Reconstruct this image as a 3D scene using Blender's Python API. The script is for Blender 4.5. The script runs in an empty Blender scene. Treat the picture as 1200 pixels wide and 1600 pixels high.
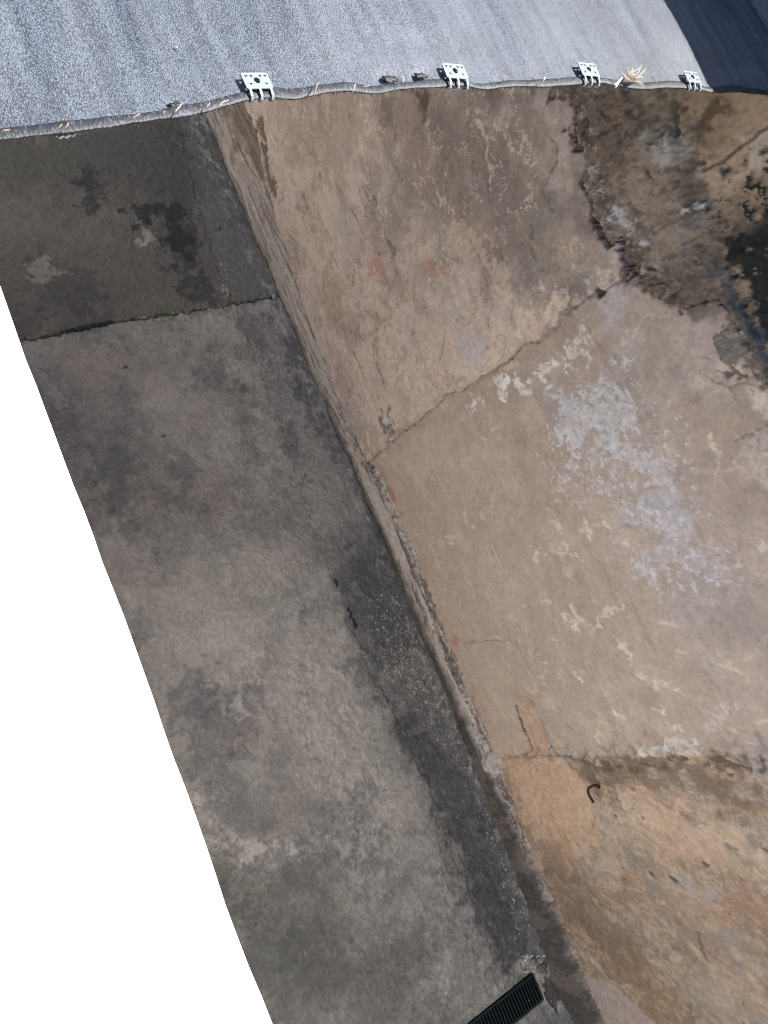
import bpy, bmesh, math, random
import numpy as np
from mathutils import Vector, Matrix

# ------------------------------------------------------------------ camera, sky, sun
SC = bpy.context.scene
COL = SC.collection
CAM_H = 3.2                      # camera height above the passage floor (m)
FOC = 1130.0                     # focal length in photograph pixels (1200 x 1600)
RX = np.array([0.83775795, -0.28814605, 0.46382483])     # world x in camera (right, down, forward)
RY = np.array([-0.39287595, -0.90800417, 0.14552292])
RZ = np.array([0.37922303, -0.3041386, -0.87389336])
RW = np.stack([RX, RY, RZ])
cam_d = bpy.data.cameras.new("camera")
cam = bpy.data.objects.new("camera", cam_d)
COL.objects.link(cam)
right, down, fwd = RW[:, 0], RW[:, 1], RW[:, 2]
cam.matrix_world = Matrix(((right[0], -down[0], -fwd[0], 0.0),
                           (right[1], -down[1], -fwd[1], 0.0),
                           (right[2], -down[2], -fwd[2], CAM_H),
                           (0, 0, 0, 1)))
cam_d.sensor_fit = 'VERTICAL'
cam_d.sensor_height = 32.0
cam_d.lens = 32.0 * FOC / 1600.0
cam_d.clip_start = 0.05
cam_d.clip_end = 1000
SC.camera = cam

SUN_EL = 60.0
world = bpy.data.worlds.new("World")
SC.world = world
world.use_nodes = True
wn = world.node_tree
sky = wn.nodes.new("ShaderNodeTexSky")
sky.sky_type = 'NISHITA'
sky.sun_disc = False
sky.sun_elevation = math.radians(SUN_EL)
sky.sun_rotation = math.radians(90)
bg = wn.nodes["Background"]
wn.links.new(sky.outputs[0], bg.inputs[0])
bg.inputs[1].default_value = 0.10
sun_d = bpy.data.lights.new("sun", 'SUN')
sun_d.energy = 5.0
sun_d.angle = math.radians(0.5)
sun_d.color = (1.0, 0.965, 0.91)
sun = bpy.data.objects.new("sun", sun_d)
sun.rotation_euler = (0, math.radians(90 - SUN_EL), 0)
COL.objects.link(sun)
SC.view_settings.view_transform = 'Standard'
SC.view_settings.look = 'None'
SC.view_settings.exposure = 1.65
SC.view_settings.gamma = 1
SC.view_settings.use_curve_mapping = False
SC.cycles.pixel_filter_type = 'BLACKMAN_HARRIS'
SC.cycles.filter_width = 1.0
SC.cycles.max_bounces = 8
SC.cycles.diffuse_bounces = 5

WALL_X = 1.655                   # plane of the retaining wall, passage floor is z = 0
WALL_TOP = 2.5 + 0.31 * math.tan(math.radians(SUN_EL))
NET_Z = 2.5
LEDGE_Z = 2.3
K_WALL = 1.08                     # albedo scale of the wall / floor palettes
K_FLOOR = 1.55
rng = np.random.default_rng(7)
random.seed(7)


# ------------------------------------------------------------------ measuring helpers
def _ray(px, py):
    d = np.array([px - 600.0, py - 800.0, FOC])
    return RW @ d


def onz(px, py, z=0.0):
    d = _ray(px, py)
    t = (z - CAM_H) / d[2]
    return (d[0] * t, d[1] * t)


def onw(px, py):
    d = _ray(px, py)
    t = WALL_X / d[0]
    return (d[1] * t, CAM_H + d[2] * t)


# ------------------------------------------------------------------ object helpers
def tag(o, label=None, cat=None, group=None, kind=None):
    if label: o['label'] = label
    if cat: o['category'] = cat
    if group: o['group'] = group
    if kind: o['kind'] = kind
    return o


def empty(name, loc=(0, 0, 0), label=None, cat=None, group=None):
    o = bpy.data.objects.new(name, None)
    o.empty_display_size = 0.05
    o.location = loc
    COL.objects.link(o)
    return tag(o, label, cat, group)


def link(name, me, mat=None, parent=None, smooth=True):
    o = bpy.data.objects.new(name, me)
    COL.objects.link(o)
    if mat: me.materials.append(mat)
    if smooth and len(me.polygons):
        me.polygons.foreach_set('use_smooth', np.ones(len(me.polygons), bool))
    if parent is not None:
        o.parent = parent
        o.matrix_parent_inverse = Matrix.Translation(-Vector(parent.location))
    return o


def mesh_from(name, co, quads, attrs=None):
    me = bpy.data.meshes.new(name)
    nv, nf = len(co), len(quads)
    me.vertices.add(nv)
    me.vertices.foreach_set('co', np.ascontiguousarray(co, np.float32).ravel())
    me.loops.add(nf * 4)
    me.loops.foreach_set('vertex_index', np.ascontiguousarray(quads, np.int32).ravel())
    me.polygons.add(nf)
    me.polygons.foreach_set('loop_start', np.arange(0, nf * 4, 4, dtype=np.int32))
    me.polygons.foreach_set('loop_total', np.full(nf, 4, np.int32))
    if attrs is not None:
        a = me.color_attributes.new('tint', 'FLOAT_COLOR', 'POINT')
        buf = np.ones((nv, 4), np.float32)
        buf[:, :3] = attrs
        a.data.foreach_set('color', buf.ravel())
    me.update(calc_edges=True)
    me.validate()
    return me


def bm_mesh(name, bm):
    me = bpy.data.meshes.new(name)
    bm.to_mesh(me)
    bm.free()
    return me


def box(bm, x0, y0, z0, x1, y1, z1, bevel=0.0):
    r = bmesh.ops.create_cube(bm, size=1.0)
    for v in r['verts']:
        v.co = Vector((x0 + (v.co.x + .5) * (x1 - x0), y0 + (v.co.y + .5) * (y1 - y0), z0 + (v.co.z + .5) * (z1 - z0)))
    if bevel:
        es = list({e for v in r['verts'] for e in v.link_edges})
        bmesh.ops.bevel(bm, geom=es, offset=bevel, segments=2, affect='EDGES', profile=.6)


def tube(bm, pts, rad, seg=8, cap=True):
    pts = [Vector(p) for p in pts]
    n = len(pts)
    if not hasattr(rad, '__len__'): rad = [rad] * n
    rings = []
    ref = None
    for i in range(n):
        t = (pts[min(i + 1, n - 1)] - pts[max(i - 1, 0)]).normalized()
        if ref is None:
            ref = t.orthogonal().normalized()
        else:
            ref = (ref - t * ref.dot(t)).normalized()
        b = t.cross(ref)
        rings.append([bm.verts.new(pts[i] + (ref * math.cos(a) + b * math.sin(a)) * rad[i])
                      for a in [2 * math.pi * k / seg for k in range(seg)]])
    for i in range(n - 1):
        for k in range(seg):
            bm.faces.new((rings[i][k], rings[i][(k + 1) % seg], rings[i + 1][(k + 1) % seg], rings[i + 1][k]))
    if cap:
        bm.faces.new(rings[0][::-1])
        bm.faces.new(rings[-1])


# ------------------------------------------------------------------ materials
def new_mat(name):
    m = bpy.data.materials.new(name)
    m.use_nodes = True
    nt = m.node_tree
    return m, nt, nt.nodes["Principled BSDF"]


def nd(nt, typ, **kw):
    n = nt.nodes.new(typ)
    for k, v in kw.items():
        if hasattr(n, k): setattr(n, k, v)
        else: n.inputs[k].default_value = v
    return n


def mineral(name, col=None, rough=.9, grain=.15, bump=.45, scale=330.0):
    """Plaster / concrete: worked-out tint on the surface plus fine mineral grain."""
    m, nt, p = new_mat(name)
    L = nt.links.new
    tc = nd(nt, 'ShaderNodeTexCoord')
    if col is None:
        a = nd(nt, 'ShaderNodeAttribute', attribute_name='tint')
        src = a.outputs['Color']
    else:
        a = nd(nt, 'ShaderNodeRGB')
        a.outputs[0].default_value = (*col, 1)
        src = a.outputs[0]
    n1 = nd(nt, 'ShaderNodeTexNoise', Scale=scale, Detail=4.0, Roughness=.65)
    n2 = nd(nt, 'ShaderNodeTexNoise', Scale=scale * .22, Detail=5.0, Roughness=.6)
    L(tc.outputs['Object'], n1.inputs['Vector'])
    L(tc.outputs['Object'], n2.inputs['Vector'])
    ad = nd(nt, 'ShaderNodeMath', operation='ADD')
    L(n1.outputs['Fac'], ad.inputs[0]); L(n2.outputs['Fac'], ad.inputs[1])
    mr = nd(nt, 'ShaderNodeMapRange')
    mr.inputs['From Min'].default_value = .7
    mr.inputs['From Max'].default_value = 1.3
    mr.inputs['To Min'].default_value = 1 - grain
    mr.inputs['To Max'].default_value = 1 + grain
    L(ad.outputs[0], mr.inputs['Value'])
    n3 = nd(nt, 'ShaderNodeTexNoise', Scale=scale * .42, Detail=3.0, Roughness=.7)      # pinholes
    L(tc.outputs['Object'], n3.inputs['Vector'])
    pr = nd(nt, 'ShaderNodeMapRange')
    pr.inputs['From Min'].default_value = .66
    pr.inputs['From Max'].default_value = .72
    pr.inputs['To Min'].default_value = 1.0
    pr.inputs['To Max'].default_value = 1.0 - 1.4 * grain
    L(n3.outputs['Fac'], pr.inputs['Value'])
    mm = nd(nt, 'ShaderNodeMath', operation='MULTIPLY')
    L(mr.outputs[0], mm.inputs[0]); L(pr.outputs[0], mm.inputs[1])
    mx = nd(nt, 'ShaderNodeVectorMath', operation='SCALE')
    L(src, mx.inputs[0]); L(mm.outputs[0], mx.inputs['Scale'])
    L(mx.outputs[0], p.inputs['Base Color'])
    p.inputs['Roughness'].default_value = rough
    p.inputs['Specular IOR Level'].default_value = .25
    b = nd(nt, 'ShaderNodeBump', Strength=bump, Distance=.0015)
    L(ad.outputs[0], b.inputs['Height'])
    L(b.outputs[0], p.inputs['Normal'])
    return m


def plain(name, col, rough=.6, metallic=0.0, var=.15, scale=120.0):
    m = mineral(name, col, rough, var, .25, scale)
    m.node_tree.nodes["Principled BSDF"].inputs['Metallic'].default_value = metallic
    return m


M_WALL = mineral('weathered_plaster')
M_FLOOR = mineral('worn_concrete', grain=.19, rough=.85)
M_WHITE = plain('white_limewash', (.82, .82, .80), .85, var=.03)
M_CORE = plain('rubble', (.25, .21, .17), .95, var=.4, scale=14)
M_EARTH = plain('earth', (.16, .13, .09), .95, var=.4, scale=6)
M_RUST = plain('rusty_iron', (.055, .022, .014), .8, .2, .5, 300)
M_GRATE = plain('dark_green_iron', (.010, .016, .015), .55, .2, .4, 200)
M_CLIP = plain('white_plastic', (.165, .183, .194), .45, var=.05)
M_STRAW = plain('dry_straw', (.26, .155, .10), .8, var=.3, scale=300)
M_PALE = plain('pale_straw', (.38, .29, .20), .8, var=.2, scale=300)
M_THREAD = plain('white_thread', (.8, .8, .8), .8, var=.05)
M_ROOT = plain('dry_root_bark', (.20, .155, .11), .9, var=.3, scale=200)
M_MOSS = plain('moss', (.05, .09, .022), .95, var=.5, scale=300)
M_GRIT = plain('pale_grit', (.42, .40, .37), .9, var=.4, scale=90)
M_STONE = plain('grey_stone', (.10, .095, .088), .9, var=.5, scale=180)


def net_material(name, dark, light, fine, streak=True, sx=1.0):
    m, nt, p = new_mat(name)
    L = nt.links.new
    tc = nd(nt, 'ShaderNodeTexCoord')
    mp = nd(nt, 'ShaderNodeMapping')
    mp.inputs['Scale'].default_value = (1.0 * sx, .62, .62)
    L(tc.outputs['Object'], mp.inputs[0])
    v = nd(nt, 'ShaderNodeTexVoronoi', Scale=fine, Randomness=.8)
    L(mp.outputs[0], v.inputs['Vector'])
    n = nd(nt, 'ShaderNodeTexNoise', Scale=fine * .7, Detail=2.0, Roughness=.7)
    L(mp.outputs[0], n.inputs['Vector'])
    # wale streaks along the cloth, and slow fading
    mp2 = nd(nt, 'ShaderNodeMapping')
    mp2.inputs['Scale'].default_value = (1, .05, 1)
    mp2.inputs['Rotation'].default_value = (0, 0, math.radians(3))
    L(tc.outputs['Object'], mp2.inputs[0])
    s1 = nd(nt, 'ShaderNodeTexNoise', Scale=45.0, Detail=6.0, Roughness=.65)
    L(mp2.outputs[0], s1.inputs['Vector'])
    s2 = nd(nt, 'ShaderNodeTexNoise', Scale=7.0, Detail=3.0)
    L(tc.outputs['Object'], s2.inputs['Vector'])
    a = nd(nt, 'ShaderNodeMath', operation='MULTIPLY_ADD')
    L(v.outputs['Distance'], a.inputs[0]); a.inputs[1].default_value = -.75
    L(n.outputs['Fac'], a.inputs[2])
    a2 = nd(nt, 'ShaderNodeMath', operation='MULTIPLY_ADD')
    L(s1.outputs['Fac'], a2.inputs[0]); a2.inputs[1].default_value = .55 if streak else .2
    L(a.outputs[0], a2.inputs[2])
    a3 = nd(nt, 'ShaderNodeMath', operation='MULTIPLY_ADD')
    L(s2.outputs['Fac'], a3.inputs[0]); a3.inputs[1].default_value = .25
    L(a2.outputs[0], a3.inputs[2])
    cr = nd(nt, 'ShaderNodeValToRGB')
    cr.color_ramp.elements[0].position = .32
    cr.color_ramp.elements[0].color = (*dark, 1)
    cr.color_ramp.elements[1].position = .90
    cr.color_ramp.elements[1].color = (*light, 1)
    L(a3.outputs[0], cr.inputs[0])
    L(cr.outputs[0], p.inputs['Base Color'])
    p.inputs['Roughness'].default_value = .6
    b = nd(nt, 'ShaderNodeBump', Strength=.55, Distance=.0012)
    L(a.outputs[0], b.inputs['Height'])
    L(b.outputs[0], p.inputs['Normal'])
    return m


M_NET = net_material('shade_net', (.012, .016, .024), (.106, .121, .147), 640)
M_HEM = net_material('shade_net_hem', (.002, .003, .005), (.066, .077, .098), 250, False, 1.2)

M_DARKNET = net_material('shade_net_fold', (.001, .0012, .002), (.012, .014, .018), 330, False, 1.2)


# ------------------------------------------------------------------ surface painter (plaster, stains, cracks, some painted shade, as pigment and relief)
def lin(c):
    c = np.asarray(c, np.float32) / 255.0
    return np.where(c <= .04045, c / 12.92, ((c + .055) / 1.055) ** 2.4).astype(np.float32)


def sstep(a, b, x):
    t = np.clip((x - a) / (b - a), 0, 1)
    return t * t * (3 - 2 * t)


class Noise:
    def __init__(s):
        s.tab = np.random.default_rng(11).random((512, 512)).astype(np.float32)

    def val(s, P, Q, seed):
        r = np.random.default_rng(seed)
        ox, oy = r.integers(0, 512, 2)
        P = P + r.random() * 9; Q = Q + r.random() * 9
        i = np.floor(P); j = np.floor(Q)
        f = P - i; g = Q - j
        f = f * f * f * (f * (f * 6 - 15) + 10); g = g * g * g * (g * (g * 6 - 15) + 10)
        i = i.astype(np.int32) + ox; j = j.astype(np.int32) + oy
        i0 = i & 511; i1 = (i + 1) & 511; j0 = j & 511; j1 = (j + 1) & 511
        t = s.tab
        a = t[i0, j0] * (1 - f) + t[i1, j0] * f
        b = t[i0, j1] * (1 - f) + t[i1, j1] * f
        return a * (1 - g) + b * g

    def fbm(s, P, Q, seed, octv=5, gain=.5, rot=True):
        out = 0; amp = 1; nrm = 0
        c, d = math.cos(.65), math.sin(.65)
        for o in range(octv):
            out = out + amp * (s.val(P, Q, seed * 31 + o) - .5)
            nrm += (amp * .26) ** 2
            amp *= gain
            P, Q = (P * c - Q * d) * 2.03, (P * d + Q * c) * 2.03
        return (out / math.sqrt(nrm)).astype(np.float32)     # about unit variance


NZ = Noise()


class Surf:
    def __init__(s, u, v):
        s.u, s.v = u.astype(np.float32), v.astype(np.float32)
        s.U, s.V = np.meshgrid(s.u, s.v, indexing='ij')
        s.col = np.zeros(s.U.shape + (3,), np.float32)
        s.h = np.zeros(s.U.shape, np.float32)
        s.cache = {}

    def sl(s, lo, hi):
        a = np.searchsorted(s.u, lo[0]); b = np.searchsorted(s.u, hi[0])
        c = np.searchsorted(s.v, lo[1]); d = np.searchsorted(s.v, hi[1])
        return (slice(max(a - 1, 0), b + 1), slice(max(c - 1, 0), d + 1))

    def n(s, su, sv, seed, octv=5, gain=.5, ang=0.0, w=None):
        key = (su, sv, seed, octv, gain, ang)
        if w is None and key in s.cache: return s.cache[key]
        U, V = (s.U, s.V) if w is None else (s.U[w], s.V[w])
        c, d = math.cos(ang), math.sin(ang)
        r = NZ.fbm((U * c + V * d) / su, (-U * d + V * c) / sv, seed, octv, gain)
        if w is None and len(s.cache) < 14: s.cache[key] = r
        return r

    def nw(s, su, sv, seed, octv=6, gain=.6, ang=0.0, wa=.03, ws=.12):
        """warped noise: swirled, flaky borders"""
        U = s.U + wa * s.n(ws, ws, 900, 4, .55); V = s.V + wa * s.n(ws, ws, 901, 4, .55)
        c, d = math.cos(ang), math.sin(ang)
        return NZ.fbm((U * c + V * d) / su, (-U * d + V * c) / sv, seed, octv, gain)

    def add(s, w, m, color, k):
        m = m[..., None]
        s.col[w] = s.col[w] * (1 - m) + (lin(color) * k) * m

    # signed distance to a polygon (positive inside)
    def poly(s, pts, soft=.02, amp=.02, ns=.05, seed=1, octv=5, holes=0.0, hs=.02):
        pts = np.array(pts, np.float32)
        mar = soft + 2.5 * amp + .01
        w = s.sl(pts.min(0) - mar, pts.max(0) + mar)
        U, V = s.U[w], s.V[w]
        d2 = np.full(U.shape, 1e9, np.float32); ins = np.zeros(U.shape, bool)
        for a, b in zip(pts, np.roll(pts, -1, 0)):
            e = b - a
            t = np.clip(((U - a[0]) * e[0] + (V - a[1]) * e[1]) / max(e @ e, 1e-9), 0, 1)
            d2 = np.minimum(d2, (U - a[0] - t * e[0]) ** 2 + (V - a[1] - t * e[1]) ** 2)
            c = (a[1] > V) != (b[1] > V)
            with np.errstate(divide='ignore', invalid='ignore'):
                xi = a[0] + (V - a[1]) * e[0] / (e[1] if abs(e[1]) > 1e-9 else 1e-9)
            ins ^= c & (U < xi)
        d = np.where(ins, 1, -1) * np.sqrt(d2)
        d = d + amp * s.n(ns, ns, seed, octv, .6, w=w)
        m = sstep(-soft, soft, d)
        if holes:
            m = m * sstep(-.35, .25, s.n(hs, hs, seed + 77, 4, .6, w=w) + 1.0 - 2 * holes + np.clip(d / .05, 0, 1) * .6)
        return w, m.astype(np.float32)

    def line(s, pts, wid, soft=.003, amp=.004, ns=.03, seed=1, fade=False, brk=0.0):
        pts = np.array(pts, np.float32)
        mar = wid + soft + 3 * amp + .01
        w = s.sl(pts.min(0) - mar, pts.max(0) + mar)
        U, V = s.U[w], s.V[w]
        if amp:
            U = U + amp * s.n(ns, ns, seed, 4, .6, w=w); V = V + amp * s.n(ns, ns, seed + 5, 4, .6, w=w)
        d2 = np.full(U.shape, 1e9, np.float32); T = np.zeros(U.shape, np.float32)
        for i, (a, b) in enumerate(zip(pts[:-1], pts[1:])):
            e = b - a
            t = np.clip(((U - a[0]) * e[0] + (V - a[1]) * e[1]) / max(e @ e, 1e-9), 0, 1)
            q = (U - a[0] - t * e[0]) ** 2 + (V - a[1] - t * e[1]) ** 2
            T = np.where(q < d2, (i + t) / (len(pts) - 1), T)
            d2 = np.minimum(d2, q)
        ww = wid * (np.maximum(np.sin(np.pi * np.clip(T, 0, 1)), 0) ** .6 if fade else 1.0)
        m = 1 - sstep(0, soft, np.sqrt(d2) - ww)
        if fade: m = m * sstep(0, .08, T) * sstep(0, .08, 1 - T)
        if brk: m = m * sstep(-.3, .4, s.n(.02, .02, seed + 9, 4, .6, w=w) + 1 - 2 * brk)
        return w, m.astype(np.float32)

    def blob(s, c, ru, rv, ang=0.0, soft=.5, amp=.3, ns=.03, seed=1, octv=5):
        r = max(ru, rv) * 1.9
        w = s.sl((c[0] - r, c[1] - r), (c[0] + r, c[1] + r))
        U, V = s.U[w] - c[0], s.V[w] - c[1]
        ca, sa = math.cos(ang), math.sin(ang)
        q = np.sqrt(((U * ca + V * sa) / ru) ** 2 + ((-U * sa + V * ca) / rv) ** 2)
        d = 1 - q + amp * s.n(ns, ns, seed, octv, .6, w=w)
        return w, (sstep(-soft, soft, d) * sstep(1.9, 1.5, q)).astype(np.float32)

    def paint(s, wm, color, k, a=1.0, h=0.0):
        w, m = wm
        s.add(w, m * a, color, k)
        if h: s.h[w] += h * m

    def edge(s, wm, color, k, a=1.0):
        """thin rim along the border of a mask (chipped edge)"""
        w, m = wm
        s.add(w, np.clip(4 * m * (1 - m), 0, 1) ** 2 * a, color, k)


def graded(lo, a, b, hi, step, big):
    """fine spacing between a and b, coarse outside"""
    left = np.arange(lo, a, big); mid = np.arange(a, b, step); rt = np.arange(b, hi + big, big)
    return np.concatenate([left, mid, rt])


def quads_of(nu, nv):
    i = np.arange(nu * nv).reshape(nu, nv)
    return np.stack([i[:-1, :-1], i[1:, :-1], i[1:, 1:], i[:-1, 1:]], -1)


# ------------------------------------------------------------------ ground, terrain
g = bpy.data.meshes.new('ground')
g.from_pydata([(-150, -150, -.06), (150, -150, -.06), (150, 150, -.06), (-150, 150, -.06)], [], [(0, 1, 2, 3)])
tag(link('ground', g, M_EARTH, smooth=False), kind='structure')


# ------------------------------------------------------------------ passage floor
def build_floor():
    x = np.arange(.04, 1.74, .0042); y = graded(-6, -2.0, 3.25, 8, .0045, .06)
    s = Surf(x, y)
    K = K_FLOOR * 1.05
    P = lambda *pp: [onz(a, b) for a, b in pp]
    big = s.n(.55, .55, 3, 6, .55); mid = s.n(.13, .16, 4, 6, .6); fin = s.n(.03, .03, 5, 5, .65)
    pit = s.n(.012, .012, 6, 3, .6)
    s.col[:] = lin((107, 102, 95)) * K
    full = (slice(None), slice(None))
    cloud = s.nw(.42, .5, 11, 6, .55, wa=.08, ws=.3)
    blot = s.nw(.16, .2, 12, 6, .6, wa=.05, ws=.15)
    flk = s.nw(.060, .075, 13, 6, .66, wa=.03, ws=.07)
    s.add(full, .75 * sstep(.0, 1.5, cloud), (123, 116, 107), K)
    s.add(full, .65 * sstep(.2, 1.6, -cloud + .3 * blot), (88, 86, 83), K)
    s.add(full, .55 * sstep(.5, 1.5, blot), (84, 83, 82), K)
    s.add(full, .45 * sstep(.6, 1.5, -blot), (126, 119, 111), K)
    s.add(full, .30 * sstep(.3, 1.5, s.n(.3, .2, 9, 4) + .3 * fin), (116, 101, 92), K)
    # worn skin: crisp flaky patches, more of them towards the near end
    near = sstep(.5, -.9, s.V)
    am = np.clip(.5 + .6 * near, 0, 1) * (.06 + .94 * sstep(1.9, 1.7, s.V)) * sstep(-.6, .9, s.n(.35, .35, 14, 3))
    s.add(full, am * .75 * sstep(.75, 1.05, flk), (136, 129, 119), K)
    s.add(full, am * .70 * sstep(.70, 1.15, -flk + .35 * blot), (74, 73, 73), K)
    s.h += .0012 * am * sstep(.75, 1.05, flk)
    flk2 = s.nw(.022, .026, 15, 5, .66, wa=.012, ws=.03)
    s.add(full, am * .45 * sstep(1.0, 1.3, flk2), (142, 135, 126), K)
    s.add(full, am * .45 * sstep(1.0, 1.4, -flk2), (70, 69, 68), K)
    s.add(full, sstep(-.2, -1.4, s.V) * .45 * sstep(-.6, 1, s.n(.2, .2, 17, 4)), (88, 88, 77), K)
    s.add(full, .45 * sstep(.0, -1.3, s.V + .1 * cloud), (88, 86, 81), K)
    # far slab beyond the joint: net's shade painted in as darker colour
    s.paint(s.poly(P((-160, 560), (38, 531), (250, 492), (436, 463), (470, 430), (300, 120), (-300, 120)), .01, .004, .05, 2), (66, 63, 58), K, .80)
    s.paint(s.poly(P((-50, 200), (200, 150), (340, 170), (380, 300), (300, 330), (100, 300), (-50, 330)), .12, .08, .2, 3), (57, 56, 52), K, .7)
    grit_m = np.clip(near, 0, 1)
    s.add(full, .28 * grit_m * sstep(1.0, 1.6, s.n(.016, .016, 18, 4, .7) + .3 * mid), (138, 131, 122), K)
    s.add(full, .35 * grit_m * sstep(1.0, 1.7, s.n(.020, .020, 19, 4, .7) - .3 * mid), (72, 71, 71), K)
    for pp, c, al, so in (([(430, 830), (520, 930), (590, 1100), (655, 1230), (610, 1270), (480, 1150), (380, 1000)], (128, 121, 111), .45, .10),
                          ([(130, 870), (300, 900), (430, 1000), (330, 1060), (200, 960)], (130, 122, 112), .45, .10),
                          ([(110, 560), (260, 590), (360, 650), (300, 680), (140, 660)], (122, 112, 102), .4, .10),
                          ([(560, 1230), (640, 1200), (700, 1330), (640, 1360)], (126, 119, 109), .4, .07),
                          ([(300, 1400), (480, 1360), (620, 1450), (720, 1620), (430, 1640)], (66, 65, 59), .6, .14),
                          ([(290, 1230), (420, 1210), (480, 1290), (360, 1300)], (84, 81, 77), .4, .08)):
        s.paint(s.poly(P(*pp), so, .10, .12, int(pp[0][0] + pp[0][1])), c, K, al)
    # dark mould stains of the far slab
    dk = (55, 55, 57)
    for pp, a in (([(108, 275), (140, 268), (150, 290), (142, 318), (130, 318), (126, 292)], .8),
                  ([(195, 318), (235, 312), (285, 325), (300, 365), (290, 400), (262, 388), (250, 350), (215, 350)], .9),
                  ([(262, 345), (300, 360), (320, 440), (340, 470), (290, 470), (265, 420)], .6),
                  ([(355, 310), (385, 318), (395, 345), (370, 350)], .6),
                  ([(40, 410), (90, 400), (160, 440), (150, 480), (70, 480)], .35),
                  ([(300, 550), (345, 560), (370, 600), (330, 600)], .35),
                  ([(140, 690), (200, 700), (215, 800), (200, 850), (165, 830)], .40),
                  ([(270, 715), (298, 730), (300, 800), (285, 790)], .35),
                  ([(270, 1080), (330, 1060), (400, 1140), (390, 1180), (290, 1200)], .4),
                  ([(430, 1440), (500, 1420), (560, 1530), (520, 1560), (450, 1540)], .4),
                  ([(540, 1320), (590, 1310), (600, 1370), (560, 1380)], .45)):
        s.paint(s.poly(P(*pp), .035, .045, .05, int(pp[0][0]) + 3), dk if pp[0][1] > 480 else (38, 38, 39), K, a)
    for pp, a in (([(215, 350), (240, 360), (232, 385), (218, 380)], .5), ([(30, 420), (70, 405), (110, 425), (60, 450)], .35),
                  ([(365, 1305), (390, 1310), (455, 1318), (460, 1330), (405, 1332), (385, 1348)], .65),
                  ([(200, 620), (290, 600), (330, 640), (240, 660)], .3), ([(345, 440), (362, 445), (360, 465), (345, 462)], .7),
                  ([(380, 480), (430, 470), (425, 500), (390, 510)], .4)):
        s.paint(s.poly(P(*pp), .012, .016, .04, int(pp[0][0]) + 9, holes=.4, hs=.03), (136, 130, 122), K, a)
    # gutter strip along the wall: darker, a few mm lower, ragged border
    gut = [(265, 130), (300, 280), (340, 420), (366, 470), (398, 560), (448, 690), (478, 800), (520, 900), (550, 970), (578, 1050), (610, 1100), (680, 1250),
           (722, 1340), (735, 1395), (765, 1450), (790, 1510), (830, 1600), (900, 1790)]
    wall_side = [(1100, 1790), (960, 1640), (880, 1500), (760, 1200), (600, 800), (440, 420), (320, 130)]
    gm = s.poly(P(*(gut + wall_side)), .008, .010, .035, 21)
    s.h[gm[0]] -= .003 * gm[1]
    s.paint(s.poly(P(*(gut + wall_side)), .05, .03, .06, 23), (94, 92, 88), K, .40)
    s.paint(s.line(P(*gut), .002, .005, .006, .04, 22, brk=.62), (64, 62, 60), K, .7, h=-.002)
    s.paint(s.line(P((478, 800), (520, 900), (550, 970), (578, 1050)), .002, .004, .012, .05, 25, brk=.5), (140, 134, 126), K, .5)
    # sooty, damp gutter: broad soft band, then the black run down to the drain
    s.paint(s.poly(P((500, 850), (560, 820), (610, 850), (680, 1000), (760, 1180), (830, 1340), (880, 1490), (850, 1560), (770, 1510), (700, 1330), (620, 1130), (570, 1010), (540, 930)), .10, .06, .07, 32), (76, 73, 69), K, .42)
    s.paint(s.poly(P((548, 870), (585, 880), (625, 960), (645, 1010), (615, 1030), (580, 1000), (556, 930)), .07, .05, .05, 34), (56, 54, 54), K, .85)
    s.paint(s.poly(P((535, 870), (615, 880), (665, 1010), (705, 1090), (765, 1200), (805, 1320), (856, 1480), (805, 1512), (742, 1400), (682, 1250), (608, 1110), (560, 1010)), .075, .055, .06, 37), (64, 62, 60), K, .55)
    w, m = s.poly(P((575, 1010), (640, 985), (690, 1060), (720, 1130), (730, 1180), (690, 1150), (640, 1080)), .08, .05, .05, 35)
    s.add(w, m * sstep(.5, 1.2, s.n(.009, .009, 36, 3, .7, w=w)) * .8, (132, 122, 108), K)
    w, m = s.poly(P((600, 1085), (625, 1090), (690, 1180), (740, 1270), (790, 1390), (838, 1490), (815, 1500), (790, 1515), (765, 1500), (742, 1415), (718, 1345), (672, 1240), (630, 1160)), .060, .040, .05, 31)
    s.paint((w, m * (1 - .55 * sstep(.7, 1.5, s.n(.02, .02, 33, 4, .7, w=w)))), (54, 53, 52), K, .88, h=-.001)
    for pp, a in (([(375, 480), (400, 500), (425, 570), (470, 600), (480, 640), (440, 600), (400, 560)], .55),
                  ([(432, 480), (455, 500), (490, 600), (545, 720), (530, 730), (480, 640), (440, 540)], .75),
                  ([(540, 840), (590, 830), (620, 900), (640, 960), (600, 960), (560, 900)], .7),
                  ([(440, 660), (455, 660), (475, 720), (465, 740)], .6),
                  ([(515, 880), (560, 900), (610, 1020), (590, 1040), (550, 980)], .65),
                  ([(690, 1200), (720, 1220), (780, 1330), (760, 1340), (720, 1290)], .5),
                  ([(840, 1560), (900, 1590), (930, 1640), (850, 1640)], .6)):
        s.paint(s.poly(P(*pp), .05, .035, .04, int(pp[0][1]) + 5), (66, 65, 66), K, a * .9)
    # gritty pale speckle against the wall foot and in the gutter
    gut_m = np.zeros_like(s.h); gut_m[gm[0]] = gm[1]
    spk = sstep(1.25, 1.9, s.n(.010, .010, 41, 2, .6)) * sstep(-.2, .9, s.n(.16, .3, 42, 3))
    s.add(full, spk * gut_m * .75, (150, 142, 132), K)
    s.h += .0014 * spk * gut_m
    foot = sstep(.10, .02, np.abs(s.U - 1.615))
    s.add(full, foot * .5 * sstep(.2, 1.2, s.n(.03, .06, 43, 4)), (140, 131, 122), K)
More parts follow.
